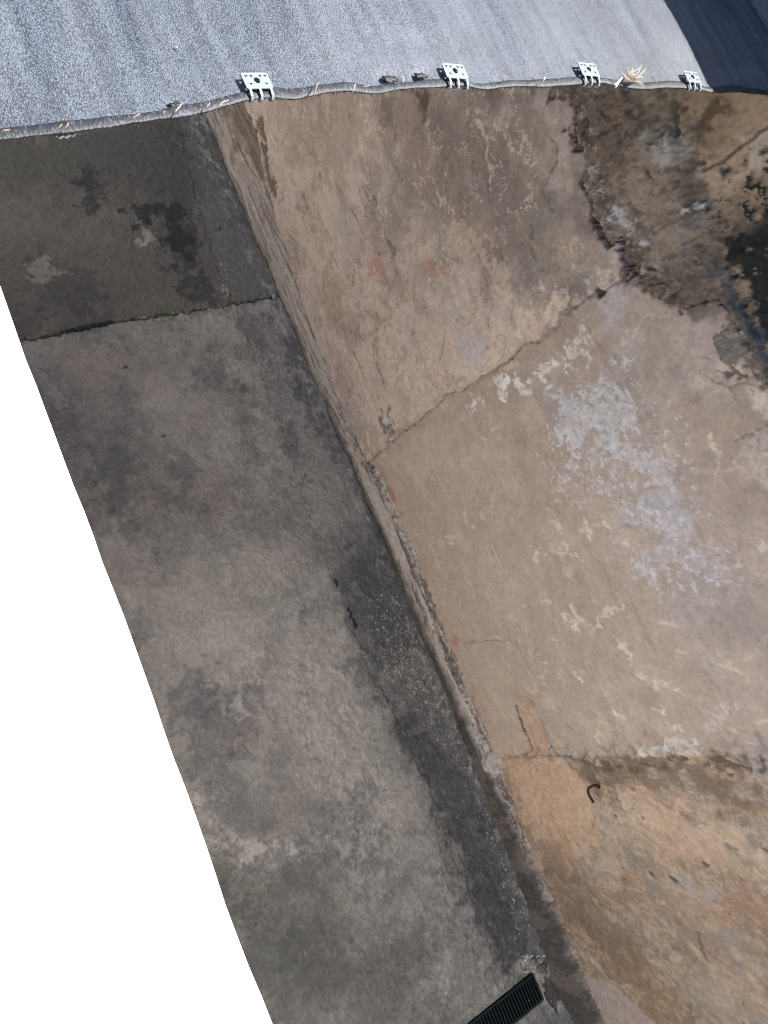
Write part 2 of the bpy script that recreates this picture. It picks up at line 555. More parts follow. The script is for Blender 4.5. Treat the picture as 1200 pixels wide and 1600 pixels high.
    s.add(full, sstep(.045, .01, np.abs(s.U - 1.63)) * sstep(1.0, .6, s.V) * .55, (58, 53, 48), K)
    for pp in ([(524, 905), (528, 915)], [(545, 950), (549, 958), (548, 962)], [(552, 968), (558, 978)]):
        s.paint(s.line(P(*pp), .005, .004, .005, .01, 52), (26, 25, 25), K, .9, h=-.006)
    # pinholes and nicks
    hol = sstep(2.15, 2.6, s.n(.017, .017, 51, 2, .5))
    s.add(full, hol * .7, (60, 57, 54), K)
    s.h -= .002 * hol
    for px, py, r in ((197, 573, .009), (457, 695, .008), (345, 713 / 2, .011), (290, 500, .005), (400, 1445, .006), (210, 373, .006), (600, 1235, .006), (256, 681, .008)):
        s.paint(s.blob(onz(px, py), r * 1.3, r * .7, .3, .4, .3, .01, 3), (52, 50, 48), K, .9, h=-.003)
    # construction joint across the slab, weeds in it
    jt = P((-120, 556), (38, 531), (75, 524), (140, 512), (185, 503), (250, 493), (310, 485), (358, 476), (400, 468), (436, 463), (460, 459))
    s.paint(s.line(jt, .012, .02, .012, .05, 61, brk=.5), (66, 63, 58), K, .5)
    s.paint(s.line(jt, .0022, .004, .006, .03, 62), (38, 36, 33), K, .85, h=-.008)
    s.paint(s.line(P((100, 519), (140, 511), (185, 502)), .010, .006, .008, .03, 66, fade=True), (34, 34, 33), K, .9, h=-.006)
    s.paint(s.line(P((280, 235), (285, 290), (310, 380), (342, 440), (358, 476)), .004, .012, .012, .06, 63, brk=.4), (70, 66, 62), K, .6)
    s.paint(s.line(P((300, 488), (355, 478)), .018, .02, .012, .02, 64, brk=.4), (96, 86, 72), K, .7)
    s.paint(s.line(P((835, 1516), (846, 1540), (856, 1564)), .008, .006, .003, .02, 74), (118, 108, 97), K, .8, h=.002)
    # broken concrete at the end of the drain
    s.paint(s.poly(P((800, 1505), (832, 1492), (862, 1530), (880, 1575), (858, 1585), (838, 1550)), .008, .008, .02, 71, holes=.25), (120, 113, 105), K, .7)
    s.paint(s.poly(P((852, 1528), (872, 1530), (880, 1560), (870, 1580), (852, 1552)), .006, .006, .02, 72), (40, 38, 36), K, .8, h=-.008)
    s.paint(s.poly(P((728, 1596), (790, 1540), (832, 1508), (826, 1500), (780, 1532), (715, 1592)), .008, .008, .02, 73, holes=.4), (112, 108, 100), K, .6)
    s.paint(s.line(P((250, 490), (262, 488)), .02, .03, .01, .03, 81), (66, 78, 44), K, .5)
    s.col *= (1 + .05 * fin + .035 * pit)[..., None]
    s.h += .0012 * fin + .0007 * pit + .002 * big
    # drain pocket
    x0, x1, y0, y1 = -.5, 1.467, -1.784, -1.660
    inb = (s.U < x1) & (s.V > y0) & (s.V < y1)
    s.h[inb] = -.05
    s.col[inb] = lin((34, 34, 32)) * K
    co = np.stack([s.U, s.V, s.h], -1).reshape(-1, 3)
    q = quads_of(*s.U.shape).reshape(-1, 4)
    me = mesh_from('floor', co, q, np.clip(s.col, .004, .9).reshape(-1, 3))
    tag(link('floor', me, M_FLOOR), kind='structure')


# ------------------------------------------------------------------ retaining wall
def curve_fn(pts, axis):
    p = np.array(pts, float)
    i = np.argsort(p[:, axis])
    p = p[i]
    return lambda t: np.interp(t, p[:, axis], p[:, 1 - axis]).astype(np.float32)


def build_wall():
    y = graded(-6, -2.0, 3.15, 8, .0042, .06)
    z = np.concatenate([np.arange(-.03, .32, .0034), np.arange(.32, 2.62, .0050), np.linspace(2.63, WALL_TOP, 12)])
    s = Surf(y, z)
    K = K_WALL
    P = lambda *pp: [onw(a, b) for a, b in pp]
    full = (slice(None), slice(None))
    U, V = s.U, s.V
    # region borders
    j1p = P((585, 716), (612, 692), (650, 662), (665, 650), (690, 628), (700, 618), (740, 602), (755, 590), (800, 560), (825, 538), (842, 535), (860, 520), (900, 485), (940, 458), (975, 432), (985, 420))
    j2p = P((770, 1186), (800, 1181), (830, 1176), (862, 1170), (905, 1187), (960, 1182), (1040, 1170), (1100, 1174), (1200, 1182))
    l1p = P((850, 90), (870, 140), (888, 170), (902, 220), (905, 260), (918, 310), (938, 370), (972, 400), (990, 432), (1045, 455), (1075, 478), (1120, 470), (1150, 490), (1172, 540), (1200, 585), (1260, 700))
    l2p = P((1040, 100), (1062, 200), (1085, 240), (1100, 265), (1115, 305), (1132, 350), (1137, 395), (1152, 440), (1180, 500), (1205, 560), (1270, 700))
    wob = .010 * s.n(.05, .05, 201, 5, .6)
    wob2 = .006 * s.n(.018, .018, 202, 4, .6)
    J1 = curve_fn(j1p, 1)(V) + .4 * wob + .3 * wob2
    J2 = curve_fn(j2p, 1)(V) + .7 * wob + .5 * wob2
    L1 = curve_fn(l1p, 0)(U) + 1.2 * wob + wob2
    L2 = curve_fn(l2p, 0)(U) + .9 * wob + .6 * wob2
    zs = np.interp(U, [-6, -1.8, -1.3, -.89, -.67, -.52, -.17, .27, .7, .76, .9, 1.35, 1.83, 2.26, 2.43, 8],
                   [.09, .09, .10, .12, .14, .15, .165, .215, .215, .14, .13, .145, .21, .33, .46, .5]).astype(np.float32)
    ZS = zs + .8 * wob + .5 * wob2
    big = s.n(.6, .6, 203, 5, .55); mid = s.n(.14, .14, 204, 6, .6); fin = s.n(.03, .03, 205, 5, .65)
    pit = s.n(.012, .012, 206, 3, .6)
    gouge = s.n(.09, .03, 207, 5, .62)                 # stretched along the passage
    drip = s.n(.035, .30, 208, 6, .6)                  # stretched vertically

    skirt = V < ZS
    upper = V > L2
    band = (V > L1) & ~upper
    A = (U > J1) & ~skirt & ~band & ~upper
    Cc = (U <= J2) & ~skirt & ~band & ~upper
    B = ~(skirt | upper | band | A | Cc)
    f = lambda b: b.astype(np.float32)

    # ---- far panel: old pink plaster with flaking skins
    a = f(A)
    s.col[:] = lin((156, 138, 124)) * K
    cl = s.nw(.30, .24, 215, 6, .58, .3, .07, .25)
    cl2 = s.nw(.11, .07, 216, 6, .62, .3, .04, .12)
    s.add(full, a, (169, 152, 141), K)
    s.add(full, a * .6 * sstep(1.3, .3, V) * sstep(-1.2, .6, s.n(.25, .2, 210, 4)), (180, 159, 147), K)
    s.add(full, a * .55 * sstep(.0, 1.5, cl), (138, 121, 108), K)
    s.add(full, a * .50 * sstep(.3, 1.5, -cl + .3 * cl2), (176, 157, 142), K)
    s.add(full, a * .50 * sstep(.5, 1.6, cl2), (130, 114, 102), K)
    s.add(full, a * .25 * sstep(.4, 1.3, s.n(.2, .16, 217, 4)), (140, 136, 130), K)
    for pp, c, al in (([(640, 140), (880, 140), (905, 260), (935, 380), (960, 425), (880, 490), (835, 520), (800, 440), (760, 375), (690, 345), (640, 290), (600, 220)], (126, 112, 101), .65),
                      ([(700, 180), (800, 170), (860, 260), (880, 340), (830, 420), (770, 370), (720, 300)], (104, 94, 86), .55),
                      ([(770, 380), (850, 370), (880, 470), (840, 508), (815, 450)], (110, 104, 100), .75),
                      ([(560, 330), (640, 300), (660, 420), (600, 440)], (126, 116, 107), .5),
                      ([(430, 190), (520, 150), (600, 160), (560, 260), (470, 240)], (136, 118, 104), .4),
                      ([(850, 180), (890, 180), (900, 260), (930, 330), (900, 400), (870, 330)], (156, 139, 122), .5),
                      ([(690, 400), (740, 380), (750, 440), (700, 450)], (140, 136, 134), .5)):
        s.paint(s.poly(P(*pp), .12, .10, .14, int(pp[0][0] + pp[0][1])), c, K, al)
    fl = sstep(.70, .95, s.nw(.035, .024, 211, 6, .66, .35, .022, .05)) * sstep(-.1, .9, s.n(.18, .12, 218, 4) - .2 * cl) * a
    s.add(full, fl * .75, (183, 166, 150), K); s.h += .0016 * fl
    fl2 = sstep(.95, 1.2, s.nw(.07, .018, 212, 5, .66, .3, .02, .05)) * sstep(-.2, .8, mid) * a
    s.add(full, fl2 * .65, (186, 169, 153), K); s.h += .0014 * fl2
    fl3 = sstep(.9, 1.1, s.nw(.05, .03, 219, 6, .66, .35, .03, .06)) * sstep(.1, .9, -mid + .3 * cl) * a
    s.add(full, fl3 * .5, (112, 98, 88), K); s.h -= .0018 * fl3
    nick = sstep(1.95, 2.3, gouge + .25 * pit) * a * sstep(1.7, .8, V)
    s.add(full, nick * .7, (96, 80, 68), K); s.h -= .0025 * nick
    for pp, c, al, hh in (([(648, 668), (700, 612), (770, 560), (812, 528), (795, 460), (830, 500), (872, 470), (930, 440), (960, 410), (972, 428), (900, 482), (842, 530), (825, 534), (755, 586), (700, 612), (665, 648)], (186, 166, 147), .75, .002),
                      ([(690, 345), (730, 350), (765, 375), (800, 430), (835, 515), (818, 525), (790, 460), (750, 410), (700, 385)], (178, 156, 138), .6, .0015),
                      ([(650, 500), (700, 480), (720, 520), (690, 600), (660, 640), (640, 620)], (170, 150, 134), .5, .001),
                      ([(490, 300), (515, 290), (520, 330), (500, 345)], (182, 163, 146), .6, .001),
                      ([(530, 380), (550, 375), (555, 415), (535, 420)], (165, 152, 140), .7, .001),
                      ([(585, 405), (600, 410), (598, 430), (580, 432)], (172, 122, 106), .7, -.001),
                      ([(668, 408), (690, 400), (695, 430), (672, 440)], (158, 116, 100), .6, -.001),
                      ([(718, 525), (750, 515), (768, 540), (760, 565), (735, 570), (722, 550)], (164, 154, 152), .9, -.0015),
                      ([(590, 648), (608, 645), (620, 672), (618, 695), (606, 688)], (104, 97, 90), .9, -.004),
                      ([(597, 652), (604, 650), (612, 668), (605, 664)], (180, 176, 170), .9, .001),
                      ([(548, 648), (570, 650), (572, 670), (552, 672)], (150, 143, 136), .7, 0)):
        s.paint(s.poly(P(*pp), .014, .020, .03, int(pp[0][0] * 2 + pp[0][1]), holes=.27), c, K, al, hh)
    for pp, wd in (([(572, 288), (584, 312), (600, 345), (606, 370)], .002), ([(606, 370), (618, 395), (615, 400), (607, 378)], .005),
                   ([(548, 325), (560, 345), (570, 365)], .0018), ([(742, 253), (743, 266)], .005), ([(553, 545), (565, 570), (575, 595)], .002),
                   ([(590, 565), (602, 595), (600, 600)], .003), ([(520, 395), (530, 415)], .002), ([(835, 350), (828, 380), (840, 410)], .0015),
                   ([(770, 270), (765, 300), (775, 330)], .0012), ([(862, 215), (872, 245), (850, 300), (865, 330)], .0015), ([(700, 520), (690, 560)], .002)):
        s.paint(s.line(P(*pp), wd, .003, .004, .02, int(pp[0][0])), (86, 73, 64), K, .6, h=-.002)
    for pp, al in (([(648, 140), (672, 140), (672, 172), (660, 182), (650, 160)], .85), ([(585, 150), (615, 145), (620, 200), (608, 210), (596, 180)], .5),
                   ([(818, 128), (845, 128), (835, 150)], .6), ([(760, 130), (800, 130), (795, 160), (770, 170)], .35)):
        s.paint(s.poly(P(*pp), .03, .02, .05, int(pp[0][0])), (74, 64, 55), K, al)

    # ---- middle panel: smooth beige render
    b = f(B)
    s.add(full, b, (151, 136, 125), K)
    s.add(full, b * .5 * sstep(-.3, 1.4, big + .5 * mid), (143, 127, 113), K)
    s.add(full, b * .45 * sstep(.2, 1.5, -mid), (163, 146, 131), K)
    s.add(full, b * .6 * sstep(.75, .2, V) , (160, 142, 127), K)
    s.add(full, b * .6 * sstep(.55, 1.5, s.n(.2, .08, 221, 5, .6)) * sstep(-.2, .4, V - .9), (134, 119, 107), K)
    for pp, c, al in (([(1050, 600), (1200, 640), (1200, 760), (1150, 800), (1060, 700)], (141, 123, 106), .6),
                      ([(600, 720), (680, 660), (740, 640), (720, 700), (650, 760)], (170, 152, 137), .5),
                      ([(1080, 930), (1200, 960), (1200, 1010), (1130, 1010), (1070, 1000)], (128, 119, 113), .6),
                      ([(1050, 860), (1120, 900), (1140, 960), (1090, 1000), (1060, 960)], (146, 137, 134), .45),
                      ([(790, 790), (860, 770), (840, 830), (760, 860)], (142, 125, 112), .5),
                      ([(940, 440), (990, 440), (1000, 520), (950, 500)], (164, 156, 154), .7),
                      ([(900, 560), (1000, 520), (1080, 560), (1040, 600), (920, 600)], (147, 131, 117), .5),
                      ([(820, 420 + 200), (960, 600), (1060, 600), (1010, 640), (900, 640)], (138, 130, 126), .45)):
        s.paint(s.poly(P(*pp), .07, .05, .1, int(pp[0][0] + pp[0][1])), c, K, al)
    lav = (161, 157, 158)
    for pp, c, al, ho in (([(872, 655), (880, 622), (905, 608), (940, 600), (985, 640), (1000, 668), (975, 700), (1010, 700), (1020, 730), (985, 710), (940, 690), (925, 682), (900, 686), (878, 680)], (169, 166, 167), .9, .14),
                          ([(940, 700), (1000, 680), (1025, 700), (1035, 730), (1010, 745), (975, 735), (940, 735), (915, 728), (880, 760), (868, 752), (880, 725), (915, 705)], (168, 162, 160), .75, .45),
                          ([(955, 790), (990, 770), (1030, 735), (1060, 750), (1085, 800), (1095, 830), (1110, 870), (1130, 905), (1110, 930), (1085, 890), (1050, 880), (1010, 885), (1020, 840), (985, 815), (970, 800)], lav, .85, .15),
                          ([(930, 750), (960, 745), (990, 775), (955, 790), (935, 770)], (170, 166, 166), .6, .4),
                          ([(975, 860), (1010, 880), (1020, 900), (1010, 920), (985, 890)], (172, 170, 176), .7, .35),
                          ([(825, 582), (850, 560), (885, 540), (905, 525), (930, 512), (935, 530), (905, 550), (885, 565), (850, 588), (832, 590)], (192, 186, 179), .9, .32),
                          ([(785, 600), (795, 596), (822, 594), (820, 602), (800, 606), (788, 610)], (200, 195, 190), .9, .25),
                          ([(735, 632), (748, 628), (748, 640), (737, 638)], (196, 190, 184), .8, .3),
                          ([(1090, 590), (1110, 575), (1150, 582), (1200, 590), (1210, 640), (1165, 625), (1130, 610), (1100, 612)], (178, 162, 146), .8, .05),
                          ([(1010, 480), (1080, 490), (1110, 540), (1100, 590), (1060, 570), (1030, 510)], (160, 145, 128), .5, .2),
                          ([(1170, 690), (1215, 670), (1220, 740), (1160, 735)], (176, 162, 150), .6, .2),
                          ([(1120, 1085), (1140, 1095), (1150, 1110), (1125, 1135), (1105, 1132), (1118, 1110)], (176, 166, 160), .7, .3)):
        w, m = s.poly(P(*pp), .014, .030, .05, int(pp[0][0] * 2 + pp[0][1]), holes=ho + .10, hs=.014)
        m = m * (.62 + .38 * sstep(-.8, .8, s.n(.05, .05, int(pp[0][0]) + 7, 4, .7, w=w)))
        s.paint((w, m), c, K, al, .0006)
    w, m = s.poly(P((860, 600), (1000, 560), (1060, 650), (1130, 830), (1160, 940), (1040, 930), (950, 800), (860, 760)), .03, .03, .06, 333)
    m = m * sstep(.9, 1.4, s.n(.016, .016, 334, 4, .65, w=w) + .3 * mid[w])
    s.add(w, m * .65, (182, 178, 180), K)
    # network of pale scuffs and healed cracks
    vein = sstep(.14, .02, np.abs(s.n(.16, .16, 340, 5, .55))) * sstep(.5, 1.3, s.n(.15, .15, 341, 3)) * b * sstep(.35, .6, V)
    s.add(full, vein * .4, (186, 171, 155), K)
    scf = sstep(1.25, 1.7, s.n(.03, .09, 342, 5, .6, .35)) * sstep(.2, 1.1, s.n(.22, .22, 343, 3)) * b * sstep(.3, .6, V)
    s.add(full, scf * .55, (184, 170, 155), K); s.h += .0006 * scf
    for pp, wd in (([(865, 815), (878, 840), (885, 850)], .008), ([(880, 960), (905, 965), (925, 978), (945, 955), (970, 950)], .005), ([(895, 945), (905, 965), (898, 985)], .006),
                   ([(965, 1000), (975, 1010)], .006), ([(980, 1015), (985, 1035)], .008), ([(1000, 1055), (1012, 1057)], .006), ([(1022, 1070), (1042, 1068), (1058, 1076)], .006),
                   ([(1022, 1105), (1040, 1110)], .005), ([(1045, 1132), (1065, 1136)], .003), ([(912, 812), (925, 838)], .006), ([(945, 815), (952, 840)], .005),
                   ([(1108, 690), (1115, 705), (1122, 712)], .008), ([(1180, 850), (1200, 855), (1215, 862)], .006), ([(830, 870), (880, 862), (905, 868)], .003), ([(855, 940), (862, 962)], .003),
                   ([(930, 1140), (936, 1155)], .004), ([(965, 1115), (975, 1120)], .006), ([(900, 1050), (912, 1062)], .005)):
        s.paint(s.line(P(*pp), wd, .010, .010, .03, int(pp[0][0] + 3), brk=.3), (188, 175, 161), K, .65, h=.0006)
    for pp in ([(668, 705), (685, 745), (705, 785)], [(700, 712), (710, 740)], [(672, 842), (684, 875), (692, 898)], [(759, 850), (768, 875)], [(768, 850), (781, 882)], [(628, 700), (640, 730)], [(650, 740), (672, 790)], [(866, 800), (872, 815)]):
        s.paint(s.line(P(*pp), .0012, .003, .001, .03, 5, fade=True), (186, 170, 155), K, .7)
    for pp in ([(805, 1000), (822, 1030), (836, 1052)], [(885, 1128), (912, 1152)], [(1120, 862), (1090, 720)][:1] + [(1125, 866)], [(1100, 590), (1140, 605), (1170, 598), (1200, 612)], [(1140, 605), (1150, 628)], [(1150, 690), (1180, 672), (1210, 668)], [(725, 1003), (800, 1000)]):
        s.paint(s.line(P(*pp), .0012, .003, .004, .03, 6), (98, 84, 73), K, .65, h=-.001)
    # red lead traces low on the panel
    for pp in ([(604, 760), (612, 762), (622, 790), (614, 790)], [(625, 795), (632, 800), (632, 812)], [(708, 990), (718, 995), (716, 1010), (708, 1005)]):
        s.paint(s.poly(P(*pp), .01, .008, .03, 8), (152, 104, 90), K, .75)
    edgeg = sstep(.10, .0, V - ZS) * b
    s.add(full, edgeg * .45 * sstep(-.5, .8, mid), (152, 120, 105), K)
    # ---- near panel: rough ochre render
    c = f(Cc)
    s.add(full, c, (152, 130, 111), K)
    s.add(full, c * .6 * sstep(-.9, -1.5, U + .12 * mid), (120, 103, 90), K)
    VT = 1.64                                          # wash marks run down the wall
    st = s.nw(.55, .085, 251, 6, .62, VT, .06, .2)
    st2 = s.nw(.16, .035, 252, 6, .66, VT, .03, .1)
    s.add(full, c * .65 * sstep(-.1, 1.5, st), (118, 102, 87), K)
    s.add(full, c * .6 * sstep(.2, 1.5, -st + .2 * fin), (170, 149, 128), K)
    s.add(full, c * .5 * sstep(.4, 1.5, st2), (112, 97, 84), K)
    s.add(full, c * .5 * sstep(.5, 1.5, -st2 + .4 * mid), (178, 157, 136), K)
    s.add(full, c * .45 * sstep(.5, 1.4, s.nw(.22, .12, 254, 5, .6, VT)), (132, 126, 121), K)
    s.add(full, c * .35 * sstep(.7, 1.5, s.n(.2, .1, 255, 5, .6, VT)), (160, 124, 98), K)
    rough = s.nw(.028, .018, 253, 5, .7, VT, .012, .03)
    s.add(full, c * .5 * sstep(.9, 1.4, rough) * sstep(-.3, .8, mid), (98, 85, 74), K)
    s.add(full, c * .45 * sstep(.9, 1.4, -rough), (184, 166, 147), K)
    s.h += c * (.0024 * st + .0016 * st2 - .0010 * rough)
    for pp, cc, al, so in (([(785, 1185), (870, 1172), (908, 1205), (912, 1240), (930, 1300), (925, 1335), (880, 1350), (840, 1300), (810, 1260)], (172, 145, 122), .9, .04),
                       ([(830, 1195), (880, 1190), (890, 1230), (850, 1240)], (158, 134, 113), .5, .06),
                       ([(900, 1188), (1000, 1183), (1200, 1186), (1200, 1225), (1150, 1262), (1105, 1240), (1060, 1215), (980, 1222), (930, 1225)], (100, 86, 73), .75, .05),
                       ([(945, 1272), (985, 1285), (1005, 1312), (990, 1325), (960, 1300)], (130, 123, 117), .6, .05),
                       ([(980, 1335), (1010, 1345), (1060, 1380), (1045, 1395), (1000, 1378)], (120, 113, 107), .65, .05),
                       ([(900, 1330), (945, 1335), (955, 1370), (910, 1385)], (148, 138, 128), .5, .05),
                       ([(1060, 1372), (1115, 1385), (1130, 1395), (1080, 1398)], (148, 141, 137), .7, .02),
                       ([(930, 1430), (990, 1425), (1060, 1455), (1030, 1465), (940, 1455)], (130, 122, 115), .5, .06),
                       ([(1105, 1465), (1160, 1470), (1190, 1500), (1140, 1505)], (126, 120, 116), .55, .06),
                       ([(1010, 1285), (1120, 1290), (1160, 1330), (1060, 1325)], (174, 153, 132), .55, .06),
                       ([(1090, 1520), (1210, 1510), (1210, 1600), (1110, 1590)], (156, 141, 126), .6, .07),
                       ([(850, 1310), (890, 1320), (905, 1400), (940, 1450), (1000, 1500), (960, 1510), (900, 1450), (865, 1390)], (110, 92, 77), .5, .07),
                       ([(940, 1430), (1000, 1480), (1030, 1540), (980, 1530)], (118, 98, 81), .4, .06),
                       ([(985, 1530), (1040, 1515), (1070, 1600), (1010, 1640)], (140, 112, 88), .4, .08),
                       ([(1080, 1395), (1200, 1410), (1210, 1440), (1100, 1430)], (142, 112, 90), .6, .05),
                       ([(1180, 1195), (1215, 1195), (1215, 1215), (1185, 1212)], (138, 136, 135), .6, .02)):
        s.paint(s.poly(P(*pp), so, .04, .05, int(pp[0][0] + pp[0][1])), cc, K, al)
    hc = sstep(1.7, 2.1, s.n(.020, .010, 261, 4, .6, -.3)) * c * sstep(.2, 1.0, s.n(.2, .2, 262, 3)) * sstep(.1, .35, V)
    s.add(full, hc * .8, (84, 74, 66), K); s.h -= .003 * hc
    for px, py, r, q in ((1017, 1366, .011, 74), (1051, 1373, .012, 66), (1140, 1328, .017, 112), (1100, 1353, .010, 70), (961, 1275, .006, 80), (1003, 1278, .006, 70), (1160, 1291, .009, 108), (1195, 1332, .008, 78), (905, 1318, .006, 90)):
        s.paint(s.blob(onw(px, py), r * .75, r * 1.35, .5, .35, .35, .012, px), (q, q * .95, q * .9), K, .85, h=-.004)
    s.paint(s.line(P((1090, 1455), (1095, 1480), (1102, 1495)), .004, .006, .004, .02, 9), (98, 84, 72), K, .8, h=-.003)
    s.col *= (1 - c * (.10 + .12 * sstep(-.9, -1.5, U)))[..., None]  # panel colour darkened towards the near end to offset brighter light there
    # cement repair at the near foot
    wm = s.poly(P((868, 1545), (905, 1520), (940, 1528), (985, 1560), (1015, 1588), (1050, 1640), (1040, 1760), (930, 1760), (900, 1600)), .012, .012, .05, 265)
    s.paint(wm, (140, 128, 121), K, .85, h=.005)
    # ridge of grey mortar over the joint with the near panel
    rid = P((775, 1184), (800, 1183), (862, 1170), (905, 1186), (960, 1180), (1000, 1172), (1050, 1168), (1100, 1176), (1150, 1178), (1210, 1186))
    s.paint(s.line(rid[2:], .010, .014, .014, .05, 271, brk=.35), (148, 138, 129), K, .75, h=.006)
    s.paint(s.line(P((1000, 1168), (1060, 1166), (1085, 1170)), .010, .016, .012, .05, 275, brk=.2), (176, 169, 162), K, .8, h=.004)
    s.paint(s.line(P((862, 1174), (905, 1192), (960, 1196), (1050, 1190), (1200, 1200)), .006, .012, .014, .04, 272, brk=.35), (84, 71, 61), K, .85, h=-.006)
    s.paint(s.line(rid[:3], .005, .008, .008, .04, 273, brk=.3), (110, 92, 78), K, .7, h=-.003)
    # finger-shaped slot left in the render
    slot = P((806, 1094), (814, 1087), (824, 1087), (834, 1098), (846, 1125), (856, 1160), (864, 1178), (828, 1182), (820, 1150), (812, 1120))
    wm = s.poly(slot, .003, .004, .02, 281)
    s.paint(wm, (161, 137, 117), K, .85, h=-.007)
    w = wm[0]; s.add(w, wm[1] * .6 * sstep(-.2, 1.2, s.n(.03, .03, 286, 5, .7, w=w)), (136, 116, 99), K)
    s.edge(wm, (92, 74, 60), K, .8)
    s.paint(s.line(P((808, 1105), (818, 1140), (830, 1172)), .003, .004, .003, .02, 283), (70, 56, 46), K, .8, h=-.004)
    s.paint(s.line(P((830, 1092), (845, 1122), (854, 1150)), .002, .004, .004, .02, 284), (104, 84, 68), K, .8, h=-.003)
    s.paint(s.line(P((850, 1120), (860, 1160), (880, 1178), (905, 1185)), .010, .010, .010, .03, 285, brk=.25), (132, 126, 121), K, .7, h=.002)

    # ---- mortar skirting at the foot
    sk = f(skirt)
    s.add(full, sk, (154, 143, 134), K)
    gr = s.n(.26, .028, 291, 6, .65)
    s.add(full, sk * .85 * sstep(.35, .95, gr + .25 * fin) * sstep(1.5, .6, U), (86, 78, 73), K)
    s.add(full, sk * .5 * sstep(.4, 1.3, gr) * sstep(.6, 1.5, U), (118, 107, 98), K)
    s.add(full, sk * .6 * sstep(.5, 1.3, -gr), (174, 161, 150), K)
    gr2 = s.n(.16, .010, 299, 5, .66)
    s.add(full, sk * .7 * sstep(.7, 1.2, gr2 + .3 * gr), (82, 74, 69), K)
    s.h -= sk * .0015 * sstep(.7, 1.2, gr2 + .3 * gr)
    s.h += sk * .004 * gr * sstep(1.6, .8, U) + sk * .0015 * gr
    s.add(full, sk * .7 * sstep(1.9, 2.3, U) * sstep(.2, .4, V + .1 * mid), (92, 78, 66), K)
    gg = s.n(.011, .008, 298, 4, .7)
    ed = np.clip(sstep(.06, .0, np.abs(V - ZS + .035)) + sstep(.06, .02, V), 0, 1) * sstep(1.4, .7, U)
    s.add(full, sk * ed * .75 * sstep(.2, .8, gg), (70, 63, 58), K)
    s.add(full, sk * ed * .5 * sstep(.7, 1.2, -gg), (176, 166, 158), K)
    s.h += sk * ed * .0016 * gg
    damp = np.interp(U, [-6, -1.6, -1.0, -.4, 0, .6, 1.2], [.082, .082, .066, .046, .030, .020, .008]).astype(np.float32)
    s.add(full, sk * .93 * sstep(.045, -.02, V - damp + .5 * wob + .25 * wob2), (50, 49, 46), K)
    s.add(full, sk * .35 * sstep(.9, .2, U) * sstep(0, 1, mid), (110, 96, 88), K)
    s.paint(s.line(P((410, 195), (416, 225), (420, 262), (430, 300)), .018, .02, .016, .04, 295), (88, 74, 62), K, .85, h=-.006)
    s.paint(s.blob(onw(775, 1192), .045, .055, 0, .25, .18, .03, 296), (154, 147, 142), K, .9, h=.010)
    rim = sstep(.010, .002, np.abs(V - ZS))
    s.add(full, rim * .5 * sstep(-.4, .5, s.n(.05, .05, 297, 4)), (88, 74, 64), K)
    # ---- rounded band under the ledge
    bd = f(band)
    s.add(full, bd, (124, 109, 95), K)
    s.add(full, bd * .7 * sstep(-.2, 1.2, s.n(.12, .10, 301, 6, .6)), (88, 75, 63), K)
    s.add(full, bd * .5 * sstep(.5, 1.4, -s.n(.10, .09, 302, 5, .6)), (134, 118, 103), K)
    for pp, cc, al, so in (([(880, 130), (1000, 130), (1040, 200), (990, 250), (940, 280), (905, 230)], (90, 76, 63), .6, .07),
                       ([(990, 320), (1060, 300), (1110, 350), (1080, 420), (1020, 430), (985, 390)], (130, 115, 101), .8, .03),
                       ([(1060, 430), (1095, 405), (1135, 385), (1145, 440), (1130, 475), (1085, 490), (1060, 470)], (68, 58, 52), .85, .05),
                       ([(1000, 430), (1060, 450), (1050, 470), (1010, 450)], (72, 62, 54), .6, .02),
                       ([(1025, 210), (1050, 200), (1065, 220), (1060, 255), (1045, 265), (1030, 240)], (146, 140, 132), .85, .015),
                       ([(1010, 260), (1040, 250), (1045, 280), (1015, 290)], (122, 106, 90), .7, .02),
                       ([(1065, 250), (1090, 260), (1085, 300), (1055, 300)], (82, 69, 57), .7, .02),
                       ([(1130, 480), (1160, 490), (1210, 580), (1230, 640), (1195, 600)], (74, 62, 54), .8, .02)):
        s.paint(s.poly(P(*pp), so, .02, .04, int(pp[0][0] + pp[0][1])), cc, K, al)
    bn = s.nw(.09, .07, 303, 6, .66, .3, .04, .1); bn2 = s.nw(.026, .022, 304, 5, .68, .3, .015, .03)
    s.add(full, bd * .30 * sstep(.5, 1.4, bn), (80, 69, 60), K)
    s.add(full, bd * .40 * sstep(.4, 1.4, -bn), (140, 126, 113), K)
    s.add(full, bd * .22 * sstep(.9, 1.4, bn2), (64, 54, 47), K)
    s.add(full, bd * .35 * sstep(1.0, 1.4, -bn2), (150, 136, 124), K)
    s.h += bd * (.006 * bn + .0022 * bn2)
    for pp in ([(905, 150), (908, 170), (920, 190), (925, 215)], [(940, 172), (950, 180)], [(1035, 205), (1048, 203), (1058, 212)], [(1012, 268), (1024, 282)], [(985, 410), (1010, 425), (1040, 428)], [(1088, 322), (1100, 318)]):
        s.paint(s.line(P(*pp), .0025, .006, .006, .02, 305), (48, 40, 34), K, .8, h=-.004)
    for pp in ([(1075, 330), (1085, 326), (1098, 320)], [(1040, 225), (1048, 222)], [(1010, 375), (1022, 376)]):
        s.paint(s.line(P(*pp), .004, .008, .006, .02, 306), (176, 170, 166), K, .8, h=.003)
    s.paint(s.line(P((985, 425), (1045, 455), (1075, 478), (1120, 470), (1150, 490)), .012, .035, .02, .04, 307), (92, 79, 69), K, .75)
    s.paint(s.line(P((1000, 440), (1045, 462), (1080, 482)), .004, .012, .014, .025, 308, brk=.4), (60, 50, 44), K, .8, h=-.003)
    # porous dark lime crust along the lower lip
    crust = sstep(.085, .02, np.abs(V - L1 - .035)) * sstep(.5, .6, U) * sstep(1.2, 1.0, U)
